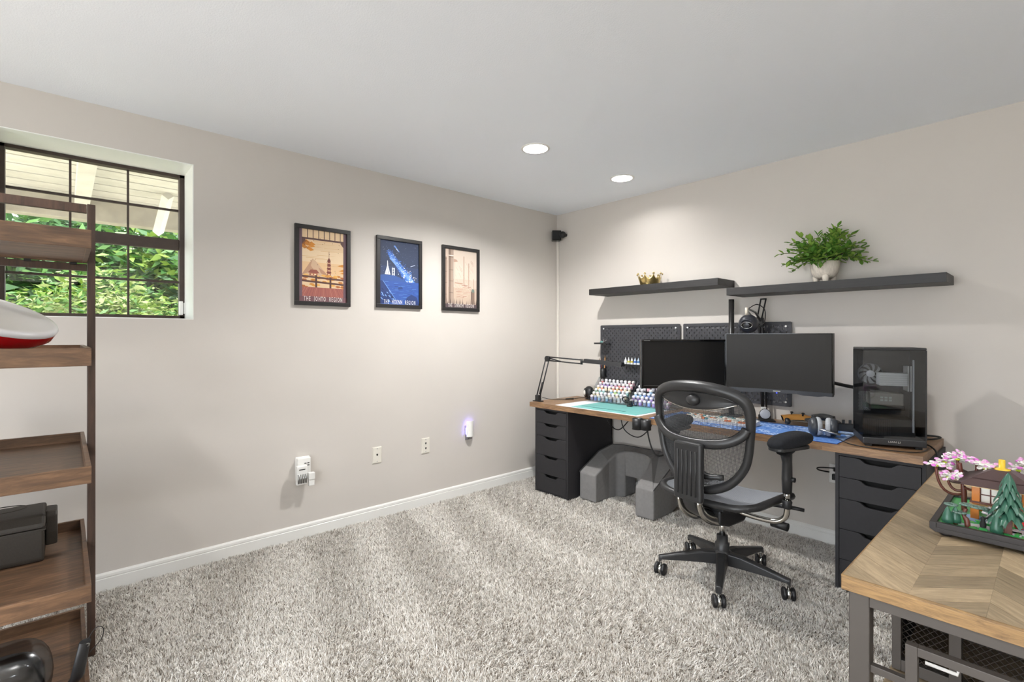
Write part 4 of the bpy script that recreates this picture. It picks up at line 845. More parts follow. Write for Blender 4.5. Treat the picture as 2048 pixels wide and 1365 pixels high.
# cable tray things below the desk
t = thing('cup_holder', 'black clip-on cup holder under the front desk edge', 'cup holder', (1.372, -.66, .66))
def cup(x, r, z0, z1, gap=False):
    m = MB(); n = 26; g = [k for k in range(n+1)]
    a0, a1 = (-2.2, 3.3) if gap else (0, 2*PI)
    m.grid(lambda u, v: (x+r*math.cos(a0+(a1-a0)*u), r*math.sin(a0+(a1-a0)*u), z0+(z1-z0)*v), n, 1); m.lathe([(1e-6, z0), (r, z0), (r, z0+.003), (1e-6, z0+.003)], (x, 0, 0), 22); return m
o = part('cup_ring', cup(-.032, .036, 0, .075, True), M_black, t); o.modifiers.new('solid', 'SOLIDIFY').thickness = .003
o = part('cup_ring', cup(.034, .034, .005, .072), M_black, t); o.modifiers.new('solid', 'SOLIDIFY').thickness = .003
part('clamp', MB().box((-.02, .02, .02), (.02, .09, .034)), M_black, t, .002)
def cable(name, pts, r, lb): single(name, MB().tube(smooth_path(pts, 6), r, 6), M_cable, lb, 'cable', 'cables hanging under the desk')
zu = DZ-DT-.004
cable('hanging_cable', [(.80, -.3, zu), (.84, -.3, zu-.10), (.93, -.3, zu-.14), (1.02, -.3, zu-.06), (1.06, -.3, zu)], .0045, 'black cable looping under the desk beside the drawer unit')
cable('hanging_cable', [(.98, -.35, zu), (1.02, -.35, zu-.12), (1.14, -.35, zu-.16), (1.24, -.35, zu-.08), (1.27, -.35, zu)], .004, 'black cable loop behind the cup holder')
cable('hanging_cable', [(1.18, -.30, zu), (1.20, -.30, zu-.16), (1.26, -.30, zu-.28), (1.36, -.30, zu-.24), (1.44, -.30, zu-.10), (1.47, -.30, zu)], .006, 'thick black cable in a deep loop under the desk')
cable('hanging_cable', [(1.20, -.08, zu), (1.215, -.08, zu-.08), (1.23, -.09, zu-.22), (1.23, -.09, .395)], .003, 'thin cable dropping from the hanging power brick')
cable('hanging_cable', [(.66+.02, -.12, zu), (.70, -.10, zu-.12), (.69, -.06, zu-.3), (.72, -.03, .30)], .003, 'thin black cable down the wall beside the left drawers')
cable('hanging_cable', [(1.9, -.2, zu), (1.98, -.2, zu-.06), (2.1, -.2, zu-.02), (2.15, -.2, zu)], .004, 'short black cable sagging under the middle of the desk')
cable('hanging_cable', [(2.30, -.03, .45), (2.26, -.10, .47), (2.29, -.16, .50), (2.42, -.16, .515), (2.47, -.12, .51)], .004, 'black cord bending into the outlet by the right drawers')
t = thing('power_brick', 'black power brick hanging below the desk', 'power brick', (1.23, -.10, .425)); part('body', MB().box((-.025, -.02, 0), (.025, .02, .075)), M_black, t, .004); part('strain_relief', MB().cyl((0, 0, -.02), (0, 0, 0), .006, n=8), M_black, t)
t = thing('wall_outlet', 'white wall outlet low beside the right drawer unit', 'outlet', (2.33, 0, .44)); part('cover', MB().box((-.036, -.005, -.058), (.036, 0, .058)), M_white, t, .002); part('plug', MB().box((-.016, -.03, -.035), (.016, -.005, .0)), M_black, t, .003)
for k in range(2): part('socket', MB().box((-.014, -.0062, .012+k*.0), (.014, -.005, .04)), mat('socket_grey', '#bdbab4', .5), t)
cable('side_cable', [(2.80, -.30, DZ+.006), (2.83, -.36, DZ+.006), (2.855, -.40, DZ-.02), (2.862, -.42, DZ-.12), (2.862, -.43, DZ-.3)], .004, 'black cable draped over the right end of the desk')
cable('desk_cable', [(2.60, -.04, DZ+.012), (2.74, -.04, DZ+.012), (2.825, -.05, DZ+.012), (2.80, -.13, DZ+.008), (2.72, -.17, DZ+.006)], .005, 'black cable coiled on the desk behind the computer')
# wedge-shaped U cushion
M_cush = mat('cushion_grey', '#7b7978', .9, var=.06, vscale=50, bump=.3, bscale=500)
t = thing('leg_cushion', 'grey U-shaped wedge cushion standing on the carpet under the desk', 'cushion', (1.03, -.29, 0))
def zt(y): return .215+(.385-.215)*min(1, max(0, (y+.50)/.33))
out = [(.70, -.50), (.70, -.25), (.735, -.13), (.81, -.075), (1.05, -.06), (1.26, -.075), (1.335, -.13), (1.365, -.25), (1.365, -.50)]
inn = [(1.215, -.50), (1.20, -.32), (1.17, -.235), (1.10, -.205), (1.0, -.20), (.93, -.21), (.875, -.25), (.86, -.33), (.86, -.50)]
def cush(poly, zb): m = MB().prism(poly, lambda p: (p[0], p[1], zb), lambda p: (p[0], p[1], zt(p[1]))); return m
def body(mo, zl):
    return mo
L1 = [(.70, -.50), (.86, -.50), (.86, -.33), (.875, -.25), (.93, -.21), (.93, -.065), (.81, -.075), (.735, -.13), (.70, -.25)]
R1 = [(1.215, -.50), (1.365, -.50), (1.365, -.25), (1.335, -.13), (1.26, -.075), (1.15, -.065), (1.15, -.225), (1.17, -.235), (1.20, -.32)]
Bk = [(.93, -.21), (1.0, -.20), (1.10, -.205), (1.15, -.225), (1.15, -.065), (1.05, -.06), (.93, -.065)]
m = MB()
for P, zb in ((L1, .002), (R1, .002)): m.prism(P, lambda p: (p[0], p[1], zb), lambda p: (p[0], p[1], zt(p[1])))
m.prism(Bk, lambda p: (p[0], p[1], .17), lambda p: (p[0], p[1], zt(p[1])))
o = part('body', m, M_cush, t, 0, True)
bm = bmesh.new(); bm.from_mesh(o.data); bmesh.ops.remove_doubles(bm, verts=bm.verts, dist=1e-4); bm.to_mesh(o.data); bm.free(); bevel(o, .022, 3)
part('piping', MB().tube([(x+(.0 if x < 1 else .0), y, zt(y)-.001) for x, y in out], .0035, 6), mat('piping_dark', '#3c3b3a', .9), t, 0, True)
part('tag', MB().box((.695, -.44, .10), (.70, -.40, .14)), M_white, t, 0, True)
# ================================================================ mesh office chair
M_cf = mat('chair_frame', '#2c2c2d', .36); M_net = mat('chair_net', '#4a4b4d', .6); M_nets = mat('seat_net', '#8a8d93', .5); M_al = mat('polished_aluminium', '#d6d3cc', .2, 1); M_fuzz = mat('pad_plush', '#15171d', .95, var=.35, vscale=80, bump=.8, bscale=900)
ch = thing('office_chair', 'black mesh office chair with chrome arms at the desk', 'office chair', (2.05, -.94, 0), -.105)
# five-star base
hub = part('hub', MB().lathe([(.028, .075), (.046, .085), (.05, .10), (.048, .145), (.036, .155), (.033, .16)], n=24), M_cf, ch)
for k in range(5):
    a = math.radians(4+6+72*k); c, s = math.cos(a), math.sin(a); m = MB(); sec = []
    for r, hw, z0, z1 in ((.03, .030, .085, .150), (.10, .026, .088, .148), (.22, .021, .088, .126), (.315, .017, .085, .106), (.328, .014, .068, .104)):
        for y, z in ((-hw, z0), (hw, z0), (hw*.9, z1-.006), (hw*.55, z1), (-hw*.55, z1), (-hw*.9, z1-.006)): sec.append((r*c-y*s, r*s+y*c, z))
    fs = [(i*6+j, i*6+(j+1) % 6, (i+1)*6+(j+1) % 6, (i+1)*6+j) for i in range(4) for j in range(6)]+[tuple(range(6))[::-1], tuple(range(24, 30))]
    part('base_leg', m.add(sec, fs), M_cf, ch, .003)
    cx_, cy_ = .318*c, .318*s; b = a+[.5, 2.2, 1.3, -.6, 1.9][k]; ax = Vector((math.cos(b), math.sin(b), 0)); P = Vector((cx_, cy_, .031))
    cs = part('caster', MB().cyl(P-ax*.010, P+ax*.010, .024, n=18).cyl(P+Vector((0, 0, .02)), P+Vector((0, 0, .06)), .006, n=8), M_chrome, ch)
    for e in (-1, 1): part('wheel', MB().lathe([(1e-6, -.009), (.024, -.009), (.0305, -.005), (.031, .005), (.026, .009), (1e-6, .010)], P+ax*e*.019, 22, 0, (ax*e).to_track_quat('Z', 'Y').to_matrix().to_4x4()), M_black, cs)
part('column_sleeve', MB().lathe([(.036, .15), (.036, .19), (.028, .195), (.028, .232), (1e-6, .232)], n=20), M_cf, ch); part('gas_lift', MB().cyl((0, 0, .23), (0, 0, .315), .015, n=18), M_chrome, ch)
# tilt mechanism
part('mechanism', MB().prism([(-.14, .335), (-.05, .305), (.09, .305), (.14, .345), (.14, .405), (-.14, .405)], lambda p: (-.075, p[0], p[1]), lambda p: (.075, p[0], p[1])), M_black, ch, .012)
part('mechanism_grip', MB().prism([(-.02, .375), (.12, .385), (.12, .42), (-.02, .42)], lambda p: (-.09, p[0], p[1]), lambda p: (.09, p[0], p[1])), M_net, ch, .004)
for e in (-1, 1):
    part('spine_bracket', MB().tube(bez((e*.055, -.29, .485), (e*.055, -.29, .40), (e*.055, -.20, .36), (e*.06, -.06, .335)), .024, 8, flat=(.35, 1), up=(1, 0, 0)), M_al, ch)
part('spine', MB().tube(bez((0, -.295, .52), (0, -.30, .42), (0, -.22, .385), (0, -.08, .37)), .042, 8, flat=(1.1, .5), up=(1, 0, 0)), M_cf, ch, .002)
part('lever', MB().tube([(.07, .02, .37), (.26, .04, .365)], .006, 8).cyl((.24, .04, .362), (.315, .045, .358), .020, n=12), M_black, ch)
part('lever', MB().tube([(.1, .12, .41), (.30, .14, .43), (.34, .16, .425)], .009, 8, flat=(1, 1.6)), M_black, ch)
# seat
def rr(w, y0, y1, z, r, n=6, droop=.0):
    out = []
    for cx_, cy_, a0 in ((w-r, y1-r, 0), (-w+r, y1-r, PI/2), (-w+r, y0+r, PI), (w-r, y0+r, 1.5*PI)):
        for k in range(n+1): a = a0+PI/2*k/n; out.append((cx_+r*math.cos(a), cy_+r*math.sin(a), 0))
    res = []
    for i, p in enumerate(out):
        q = out[(i+1) % len(out)]; m_ = 4 if (Vector(p)-Vector(q)).length > .1 else 1
        for k in range(m_): v = Vector(p)+(Vector(q)-Vector(p))*k/m_; res.append((v.x, v.y, z(v.x, v.y)))
    return res
def sz(x, y): return .462+.020*(abs(x)/.26)**2+.012*min(0, (y+.10)/.12)-.05*max(0, (y-.16)/.12)**2+.012*max(0, -(y+.1)/.12)
part('seat_frame', MB().tube(rr(.262, -.215, .275, lambda x, y: sz(x, y)-.006, .10), .018, 8, closed=True, flat=(1, 1.15), up=(0, 0, 1)), M_cf, ch)
def seatnet(u, v):
    x = (u-.5)*.50; y = -.205+v*.475; r = .09
    return (x, y, sz(x, y)+.006-.012*(1-(x/.26)**2))
m = MB().grid(seatnet, 74, 70); o = part('seat_mesh', m, M_nets, ch)
bm = bmesh.new(); bm.from_mesh(o.data)
def inside(x, y):
    w, y0, y1, r = .252, -.207, .267, .092
    dx = max(abs(x)-(w-r), 0); dy = max(abs(y-(y0+y1)/2)-((y1-y0)/2-r), 0); return dx*dx+dy*dy <= r*r
bmesh.ops.delete(bm, geom=[f for f in bm.faces if not inside(f.calc_center_median().x, f.calc_center_median().y)], context='FACES'); bm.to_mesh(o.data); bm.free()
wf = o.modifiers.new('net', 'WIREFRAME'); wf.thickness = .003; wf.use_even_offset = False; wf.use_boundary = True; wf.use_replace = True
part('seat_pan', MB().box((-.10, -.16, .41), (.10, .17, .428)).box((-.22, -.03, .428), (.22, .0, .445)), M_black, ch, .005)
# back
def by(x, z): return -.205-.11*(z-.52)+.055*(abs(x)/.26)**2.2
half = [(0, 1.040), (.10, 1.034), (.18, 1.016), (.232, .985), (.254, .94), (.256, .88), (.250, .80), (.241, .73), (.224, .665), (.185, .602), (.13, .553), (.06, .525)]
outl = half+[(0, .519)]+[(-x, z) for x, z in half[:0:-1]]
P = [(x, by(x, z), z) for x, z in outl]; P = smooth_path(P, 4, True)
rad = []
for p in P: rad.append(.019+.010*max(0, (p.z-.8)/.25)+.004*max(0, (.62-p.z)/.1))
part('back_frame', MB().tube(P, rad, 10, closed=True, flat=(1.0, 1.05), up=(0, 1, 0)), M_cf, ch)
inner = [(p.x, p.z) for p in P]
def pin(x, z):
    c = False; n = len(inner)
    for i in range(n):
        x1, z1 = inner[i]; x2, z2 = inner[(i+1) % n]
        if (z1 > z) != (z2 > z) and x < (x2-x1)*(z-z1)/(z2-z1)+x1: c = not c
    return c
m = MB().grid(lambda u, v: ((u-.5)*.53, by((u-.5)*.53, .51+v*.53)+.004, .51+v*.53), 92, 84); o = part('back_mesh', m, M_net, ch)
bm = bmesh.new(); bm.from_mesh(o.data)
def lowc(x): return .925+.042*(x/.22)**2
bmesh.ops.delete(bm, geom=[f for f in bm.faces if not pin(f.calc_center_median().x, f.calc_center_median().z) or f.calc_center_median().z > lowc(f.calc_center_median().x)], context='FACES'); bm.to_mesh(o.data); bm.free()
wf = o.modifiers.new('net', 'WIREFRAME'); wf.thickness = .0026; wf.use_even_offset = False; wf.use_replace = True
def crest(u, v):
    x = (u-.5)*.42; top = 1.024-.05*(abs(x)/.21)**2.6; z = lowc(x)+(top-lowc(x))*v; return (x, by(x, z)-.006+.008*math.sin(PI*v), z)
o = part('crest_panel', MB().grid(crest, 28, 6), M_cf, ch); o.modifiers.new('solid', 'SOLIDIFY').thickness = .006
part('crest_lip', MB().tube([(x, by(x, lowc(x))-.008, lowc(x)) for x in [(-.21+.42*k/20) for k in range(21)]], .0035, 6), M_al, ch)
part('crest_knob', MB().ball((0, by(0, .975)-.012, .972), .034, 18, sc=(1.1, .7, .9)), M_cf, ch)
yk = [(-.25, .855), (-.235, .825), (-.19, .79), (-.12, .768), (0, .760), (.12, .768), (.19, .79), (.235, .825), (.25, .855)]
part('lumbar_yoke', MB().tube(smooth_path([(x, by(x, z)-.026-.018*(1-(x/.25)**2), z) for x, z in yk], 4), .024, 8, flat=(.55, 1), up=(0, 1, 0)), M_cf, ch)
part('lower_tie', MB().tube(smooth_path([(-.13, by(.13, .58)-.01, .60), (0, by(0, .58)-.03, .59), (.13, by(.13, .58)-.01, .60)], 4), .014, 8), M_cf, ch)
m = MB().box((-.078, -.318, .475), (.078, -.282, .765)); part('spine_cover', m, M_cf, ch, .012)
for k in range(5): part('cover_rib', MB().tube([(-.05+k*.025, -.319, .505), (-.05+k*.025, -.3195, .725)], .0045, 8), M_cf, ch)
# arms
for e in (-1, 1):
    ax_, ay_ = e*.318, .03
    part('arm_tube', MB().tube(smooth_path([(e*.07, .0, .385), (e*.16, .01, .375), (e*.26, .02, .378), (e*.305, ay_, .405), (ax_, ay_, .45), (ax_, ay_, .50)], 5), .0135, 10), M_al, ch)
    part('arm_collar', MB().lathe([(.018, .455), (.023, .462), (.020, .475), (.023, .488), (.018, .496)], (ax_, ay_, 0), 16), M_black, ch)
    part('arm_sleeve', MB().cyl((ax_, ay_, .495), (ax_, ay_, .54), .0135, n=14), M_chrome, ch)
    part('arm_post', MB().tube([(ax_, ay_, .53), (ax_, ay_, .60), (ax_, ay_, .68), (ax_, ay_-.01, .725), (ax_, ay_-.015, .738)], [.020, .023, .021, .026, .042], 12, flat=(1, 1.15), up=(1, 0, 0)), M_cf, ch)
    part('arm_button', MB().cyl((ax_+.018*e, ay_, .60), (ax_+.036*e, ay_, .60), .012, n=12), M_black, ch)
    ra = -e*0.0+(-.18 if e > 0 else .1); Mr = Matrix.Translation((ax_, ay_+.02, .74)) @ Matrix.Rotation(ra, 4, 'Z')
    def rpoly(w, l, r, off=0): return [(cx_*(w-r)+r*math.cos(a0+PI/2*k/4), off+cy_*(l-r)+r*math.sin(a0+PI/2*k/4)) for cx_, cy_, a0 in ((1, 1, 0), (-1, 1, PI/2), (-1, -1, PI), (1, -1, 1.5*PI)) for k in range(5)]
    part('arm_plate', MB().prism(rpoly(.044, .115, .035), lambda p: Mr @ Vector((p[0], p[1], 0)), lambda p: Mr @ Vector((p[0], p[1], .016))), M_cf, ch, .004)
    def padf(u, v):
        a = 2*PI*u; ph = PI*v; sx = math.copysign(abs(math.cos(a))**.55, math.cos(a)); sy = math.copysign(abs(math.sin(a))**.55, math.sin(a)); rr_ = abs(math.sin(ph))**.45
        return Mr @ Vector((.052*sx*rr_, .132*sy*rr_+.01, .045-.033*math.cos(ph)+.010*sy*rr_*(1 if e else 1)-.006*(sy*rr_)**2))
    part('arm_pad', MB().grid(padf, 32, 16), M_fuzz, ch)
# ================================================================ side table with chevron top
TX0, TX1, TY0, TY1, TZ = 2.925, 3.62, -2.262, -.975, .76
M_tp = wood('chevron_oak', '#80705a', '#a9957a', (5, 40, 20), 3, .42, .12, '#958369', (.66, 1.24)); M_edge = wood('table_edge', '#6b5236', '#a07f52', (4, 4, 30), 5, .45, .2); M_tm = mat('table_metal', '#55504c', .45, .3)
t = thing('side_table', 'wooden chevron-top table on a brown metal frame at the right', 'table', ((TX0+TX1)/2, (TY0+TY1)/2, 0))
part('top_core', MB().box((TX0, TY0, TZ-.033), (TX1, TY1, TZ-.0042)), M_edge, t, .0015, True)
part('edge_lip', MB().box((TX0, TY0, TZ-.0042), (TX1, TY0+.003, TZ-.0002)).box((TX0, TY1-.003, TZ-.0042), (TX1, TY1, TZ-.0002)).box((TX0, TY0+.003, TZ-.0042), (TX0+.003, TY1-.003, TZ-.0002)).box((TX1-.003, TY0+.003, TZ-.0042), (TX1, TY1-.003, TZ-.0002)), M_edge, t, 0, True)
def clip(poly, x0, x1, y0, y1):
    for ax, val, sg in ((0, x0, 1), (0, x1, -1), (1, y0, 1), (1, y1, -1)):
        out = []
        for i in range(len(poly)):
            a, b = poly[i], poly[(i+1) % len(poly)]; da, db = sg*(a[ax]-val), sg*(b[ax]-val)
            if da >= 0: out.append(a)
            if da*db < 0: k = da/(da-db); out.append((a[0]+(b[0]-a[0])*k, a[1]+(b[1]-a[1])*k))
        poly = out
        if not poly: return []
    return poly
def chevron(z0, z1, X0, X1, Y0, Y1, cw, pw):
    c = 0; x = X0
    while x < X1-.005:
        xa, xb = x, min(x+cw, X1); up_ = c % 2 == 1; y = Y0-cw-pw; k = 0
        while y < Y1+cw:
            g = .0006; dy = cw
            poly = [(x, y+g), (x+cw, y+dy+g), (x+cw, y+dy+pw-g), (x, y+pw-g)] if up_ else [(x, y+dy+g), (x+cw, y+g), (x+cw, y+pw-g), (x, y+dy+pw-g)]
            poly = clip(poly, xa+.0001, xb-.0001, Y0, Y1)
            if len(poly) >= 3 and abs(sum(poly[i][0]*poly[(i+1) % len(poly)][1]-poly[(i+1) % len(poly)][0]*poly[i][1] for i in range(len(poly)))) > .0006:
                cx_ = sum(p[0] for p in poly)/len(poly); cy_ = sum(p[1] for p in poly)/len(poly); an = PI/4 if up_ else -PI/4; ca, sa = math.cos(-an), math.sin(-an)
                loc = [((p[0]-cx_)*ca-(p[1]-cy_)*sa, (p[0]-cx_)*sa+(p[1]-cy_)*ca) for p in poly]
                me = MB().prism(loc, lambda p: (p[0], p[1], 0), lambda p: (p[0], p[1], z1-z0)).mesh('plank', M_tp)
                o = bpy.data.objects.new('plank', me); COL.objects.link(o); o.parent = t; o.location = (cx_-t.location.x, cy_-t.location.y, z0); o.rotation_euler = (0, 0, an)
            y += pw*1.0
        x += cw; c += 1
chevron(TZ-.0042, TZ, TX0+.003, TX1-.003, TY0+.003, TY1-.003, .115, .078)
lw = .038
for x in (TX0+.012, TX1-.012-lw):
    for y in (TY0+.010, TY1-.010-lw): part('leg', MB().box((x, y, 0), (x+lw, y+lw, TZ-.033)), M_tm, t, .002, True)
xa, xb, ya, yb = TX0+.012+lw, TX1-.012-lw, TY0+.010, TY1-.010
part('top_rail', MB().box((xa, ya, TZ-.058), (xb, ya+.03, TZ-.033)), M_tm, t, .001, True); part('top_rail', MB().box((xa, yb-.03, TZ-.058), (xb, yb, TZ-.033)), M_tm, t, .001, True)
part('top_rail', MB().box((TX0+.014, ya+lw, TZ-.058), (TX0+.044, yb-lw, TZ-.033)), M_tm, t, .001, True); part('top_rail', MB().box((TX1-.044, ya+lw, TZ-.058), (TX1-.014, yb-lw, TZ-.033)), M_tm, t, .001, True)
part('front_stretcher', MB().box((xa, ya+.008, .558), (3.036, ya+.024, .574)), M_tm, t, .001, True)
part('front_hoop', MB().box((3.036, ya, .02), (3.056, ya+.02, .652)).box((3.056, ya, .634), (xb, ya+.02, .652)), M_tm, t, .001, True)
# lower shelf and mesh cabinet
part('lower_shelf', MB().box((TX0+.016, -1.99, .365), (TX1-.016, TY1-.03, .385)), M_tp, t, .001, True)
for x in (TX0+.014, TX1-.044): part('shelf_rail', MB().box((x, ya+lw, .34), (x+.03, yb-lw, .365)), M_tm, t, .001, True)
CYF = -1.86; cz0, cz1 = .387, TZ-.059
part('cabinet_frame', MB().box((2.945, CYF-.012, cz0), (2.965, CYF+.012, cz1)).box((3.062, CYF-.012, cz0), (3.086, CYF+.012, cz1)).box((3.30, CYF-.012, cz0), (3.325, CYF+.012, cz1)).box((2.965, CYF-.011, cz0), (3.30, CYF+.011, cz0+.03)).box((2.965, CYF-.011, cz1-.025), (3.30, CYF+.011, cz1)), M_tm, t, .001, True)
part('cabinet_back', MB().box((2.948, CYF+.30, cz0), (3.322, CYF+.31, cz1)).box((2.948, CYF+.013, cz0), (2.953, CYF+.30, cz1)).box((3.318, CYF+.013, cz0), (3.322, CYF+.30, cz1)), M_blackm, t, 0, True)
def diamond(x0, x1, z0, z1, y, c=.0085):
    m = MB(); nx = int((x1-x0)/c); nz = int((z1-z0)/c)
    def V(i, j): return (x0+i*c, y, z0+j*c)
    m.add([V(i, j) for j in range(nz+1) for i in range(nx+1)], [(j*(nx+1)+i, (j+1)*(nx+1)+i+1, (j+2)*(nx+1)+i, (j+1)*(nx+1)+i-1) for j in range(nz-1) for i in range(1, nx) if (i+j) % 2 == 0])
    o = part('mesh_panel', m, M_tm, t, 0, True); w_ = o.modifiers.new('net', 'WIREFRAME'); w_.thickness = .0022; w_.use_even_offset = False
diamond(2.965, 3.062, cz0+.03, cz1-.025, CYF); diamond(3.086, 3.30, cz0+.03, cz1-.025, CYF)
part('white_rod', MB().tube([(3.042, -2.06, .530), (3.098, -2.06, .530), (3.099, -2.06, .545)], .004, 8), M_white, t, 0, True)
# ---------------------------------------------------------------- toy brick garden
GX, GY, GZ = 3.018, -1.828, TZ
g = thing('brick_garden', 'toy brick zen garden in a black tray with blossom trees and pavilion', 'toy garden', (GX, GY, GZ))
M_bt = mat('tray_black', '#2b2726', .45); M_gr = mat('brick_green', '#3f9f55', .35); M_gd = mat('brick_dark_green', '#2f5b4a', .3); M_rd = mat('brick_reddish_brown', '#5f3227', .35)
M_or2 = mat('brick_amber', '#c0701f', .35); M_tan = mat('brick_tan', '#d8bd8a', .4); M_grey = mat('brick_grey', '#b4b5b8', .4); M_pk = mat('brick_pink', '#e3a9d6', .35); M_mg = mat('brick_magenta', '#cf6fc4', .35); M_bw = mat('brick_white', '#efeee6', .35); M_roof = mat('brick_dark_brown', '#4c3b3a', .4); M_yel = mat('brick_gold', '#d9b62e', .35); M_red = mat('brick_red_clear', '#c2262c', .15); M_blu = mat('brick_water', '#7fa3cf', .1); M_lime = mat('brick_lime', '#c6dd3a', .35)
gw, gd = .39, .35
part('tray', MB().prism([(0, .018), (.012, .010), (gw-.012, .010), (gw, .018), (gw, .036), (gw-.014, .036), (gw-.014, .022), (.014, .022), (.014, .036), (0, .036)], lambda p: (p[0], 0, p[1]), lambda p: (p[0], gd, p[1])).box((.014, 0, .022), (gw-.014, .014, .036)).box((.014, gd-.014, .022), (gw-.014, gd, .036)), M_bt, g, .001)
for x in (.03, gw-.03):
    for y in (.03, gd-.03): part('foot', MB().lathe([(.012, 0), (.016, .004), (.012, .010)], (x, y, 0), 14), M_bt, g)
part('lawn', MB().box((.014, .014, .0221), (gw-.014, gd-.014, .030)), M_gr, g)
R = random.Random(21)
part('stream', MB().box((.06, .10, .0301), (.20, .16, .0325)).box((.15, .15, .0301), (.24, gd-.03, .0325)), M_blu, g); part('path', MB().box((.05, .045, .0301), (.17, .075, .033)).box((.12, .06, .0301), (.36, .10, .033)), M_grey, g)
for k in range(46):
    x = .02+R.random()*.35; y = .018+R.random()*.09; part('grass_tile', MB().cbox((x, y, .0325), (.016, .008, .005), rz=R.random()*3), M_gr, g)
def sq(c, r, z0, z1, m, nm): return part(nm, MB().box((c[0]-r, c[1]-r, z0), (c[0]+r, c[1]+r, z1)), m, g, .0008)
# pavilion
pc = (.128, .185)
part('deck', MB().box((pc[0]-.062, pc[1]-.06, .062), (pc[0]+.062, pc[1]+.07, .070)), M_tan, g, .001)
for sx in (-1, 1):
    for sy in (-1, 1): sq((pc[0]+sx*.050, pc[1]+sy*.05), .0085, .030, .062, M_or2, 'stilt'); sq((pc[0]+sx*.048, pc[1]+sy*.048), .008, .072, .125, M_or2, 'post')
for y in (pc[1]-.040, pc[1]+.05):
    part('screen_wall', MB().box((pc[0]-.04, y-.002, .074), (pc[0]+.04, y+.002, .118)), M_bw, g)
    for k in range(5): part('lattice_bar', MB().box((pc[0]-.041+k*.02, y-.0035, .074), (pc[0]-.038+k*.02, y-.0021, .118)), M_rd, g)
    part('lattice_bar', MB().box((pc[0]-.04, y-.0036, .096), (pc[0]+.04, y-.0022, .099)), M_rd, g)
part('screen_wall', MB().box((pc[0]-.046, pc[1]-.04, .074), (pc[0]-.042, pc[1]+.04, .118)), M_bw, g); part('railing', MB().box((pc[0]-.06, pc[1]-.058, .075), (pc[0]+.06, pc[1]-.055, .080)).box((pc[0]-.06, pc[1]-.055, .075), (pc[0]-.057, pc[1]+.06, .080)), M_rd, g)
def hip(r0, z0, r1, z1, nm):
    P = lambda r, z: [(pc[0]-r, pc[1]-r, z), (pc[0]+r, pc[1]-r, z), (pc[0]+r, pc[1]+r, z), (pc[0]-r, pc[1]+r, z)]
    part(nm, MB().add(P(r0, z0)+P(r1, z1), [(3, 2, 1, 0), (4, 5, 6, 7)]+[(i, (i+1) % 4, 4+(i+1) % 4, 4+i) for i in range(4)]), M_roof, g, .0008)
part('eave', MB().box((pc[0]-.07, pc[1]-.07, .121), (pc[0]+.07, pc[1]+.07, .126)), M_tan, g); hip(.085, .126, .055, .143, 'roof_tier'); hip(.058, .1435, .018, .165, 'roof_tier')
for sx in (-1, 1):
    for sy in (-1, 1): part('roof_horn', MB().tube([(pc[0]+sx*.078, pc[1]+sy*.078, .128), (pc[0]+sx*.092, pc[1]+sy*.092, .131), (pc[0]+sx*.098, pc[1]+sy*.098, .138)], .004, 6), M_roof, g)
part('finial', MB().lathe([(.017, .165), (.017, .168), (.007, .170), (.007, .190), (.0065, .192), (1e-6, .193)], (pc[0], pc[1], 0), 14), M_yel, g)
# blossom sprig made once
def sprig_mesh():
    m = MB()
    for k in range(6):
        a = 2*PI*k/6; c, s = math.cos(a), math.sin(a); L_ = .020 if k % 2 else .015
        m.cbox((c*L_*.5, s*L_*.5, 0), (L_, .0036, .003), 0, a)
        m.lathe([(.0025, -.0018), (.0058, -.0018), (.0058, .0018), (.0025, .0018)], (c*L_, s*L_, 0), 8, 0)
        if k % 2: m.ball((c*L_*1.22, s*L_*1.22, .002), .0062, 8, 1, (1, 1, .55))
        if k == 2: m.ball((c*L_*1.2, s*L_*1.2, .002), .0066, 8, 2, (1, 1, .55))
    m.ball((0, 0, .003), .005, 8, 1, (1, 1, .6)); return m.mesh('blossom', [M_bw, M_pk, M_mg])
SPR = sprig_mesh()
def blossom(p, n):
    o = bpy.data.objects.new('blossom', SPR); COL.objects.link(o); o.parent = g; o.location = p; o.rotation_euler = (n[0], n[1], R.random()*6)
def cherry(x, y):
    tr = part('blossom_trunk', MB().tube(smooth_path([(x, y, .03), (x, y, .075), (x-.002, y, .10), (x-.006, y, .13), (x-.010, y, .165)]), [.0065]*8+[.0055]*9, 8), M_rd, g)
    ends = [(-.060, -.01, .155), (-.035, .0, .125), (.032, -.03, .112), (.025, .02, .172), (-.015, .01, .178), (-.045, .02, .162), (.045, 0, .164), (-.02, -.03, .13), (.0, .02, .18)]
    for k, (dx, dy, z) in enumerate(ends):
        if k < 6: part('blossom_branch', MB().tube(bez((x-.003, y, .075+.012*k), (x+dx*.5, y+dy*.5, .065+.012*k), (x+dx, y+dy, .075+.012*k), (x+dx, y+dy, z-.004), 8), .0036, 6), M_rd, g)
        blossom((x+dx, y+dy, z), (R.gauss(0, .3), R.gauss(0, .3))); blossom((x+dx+R.uniform(-.018, .018), y+dy+R.uniform(-.018, .018), z+R.uniform(-.006, .01)), (R.gauss(0, .5), R.gauss(0, .5)))
        part('leaf_stud', MB().cyl((x+dx, y+dy, z-.008), (x+dx, y+dy, z-.003), .0055, n=10), M_lime, g)
cherry(.050, .200); cherry(.215, .30)
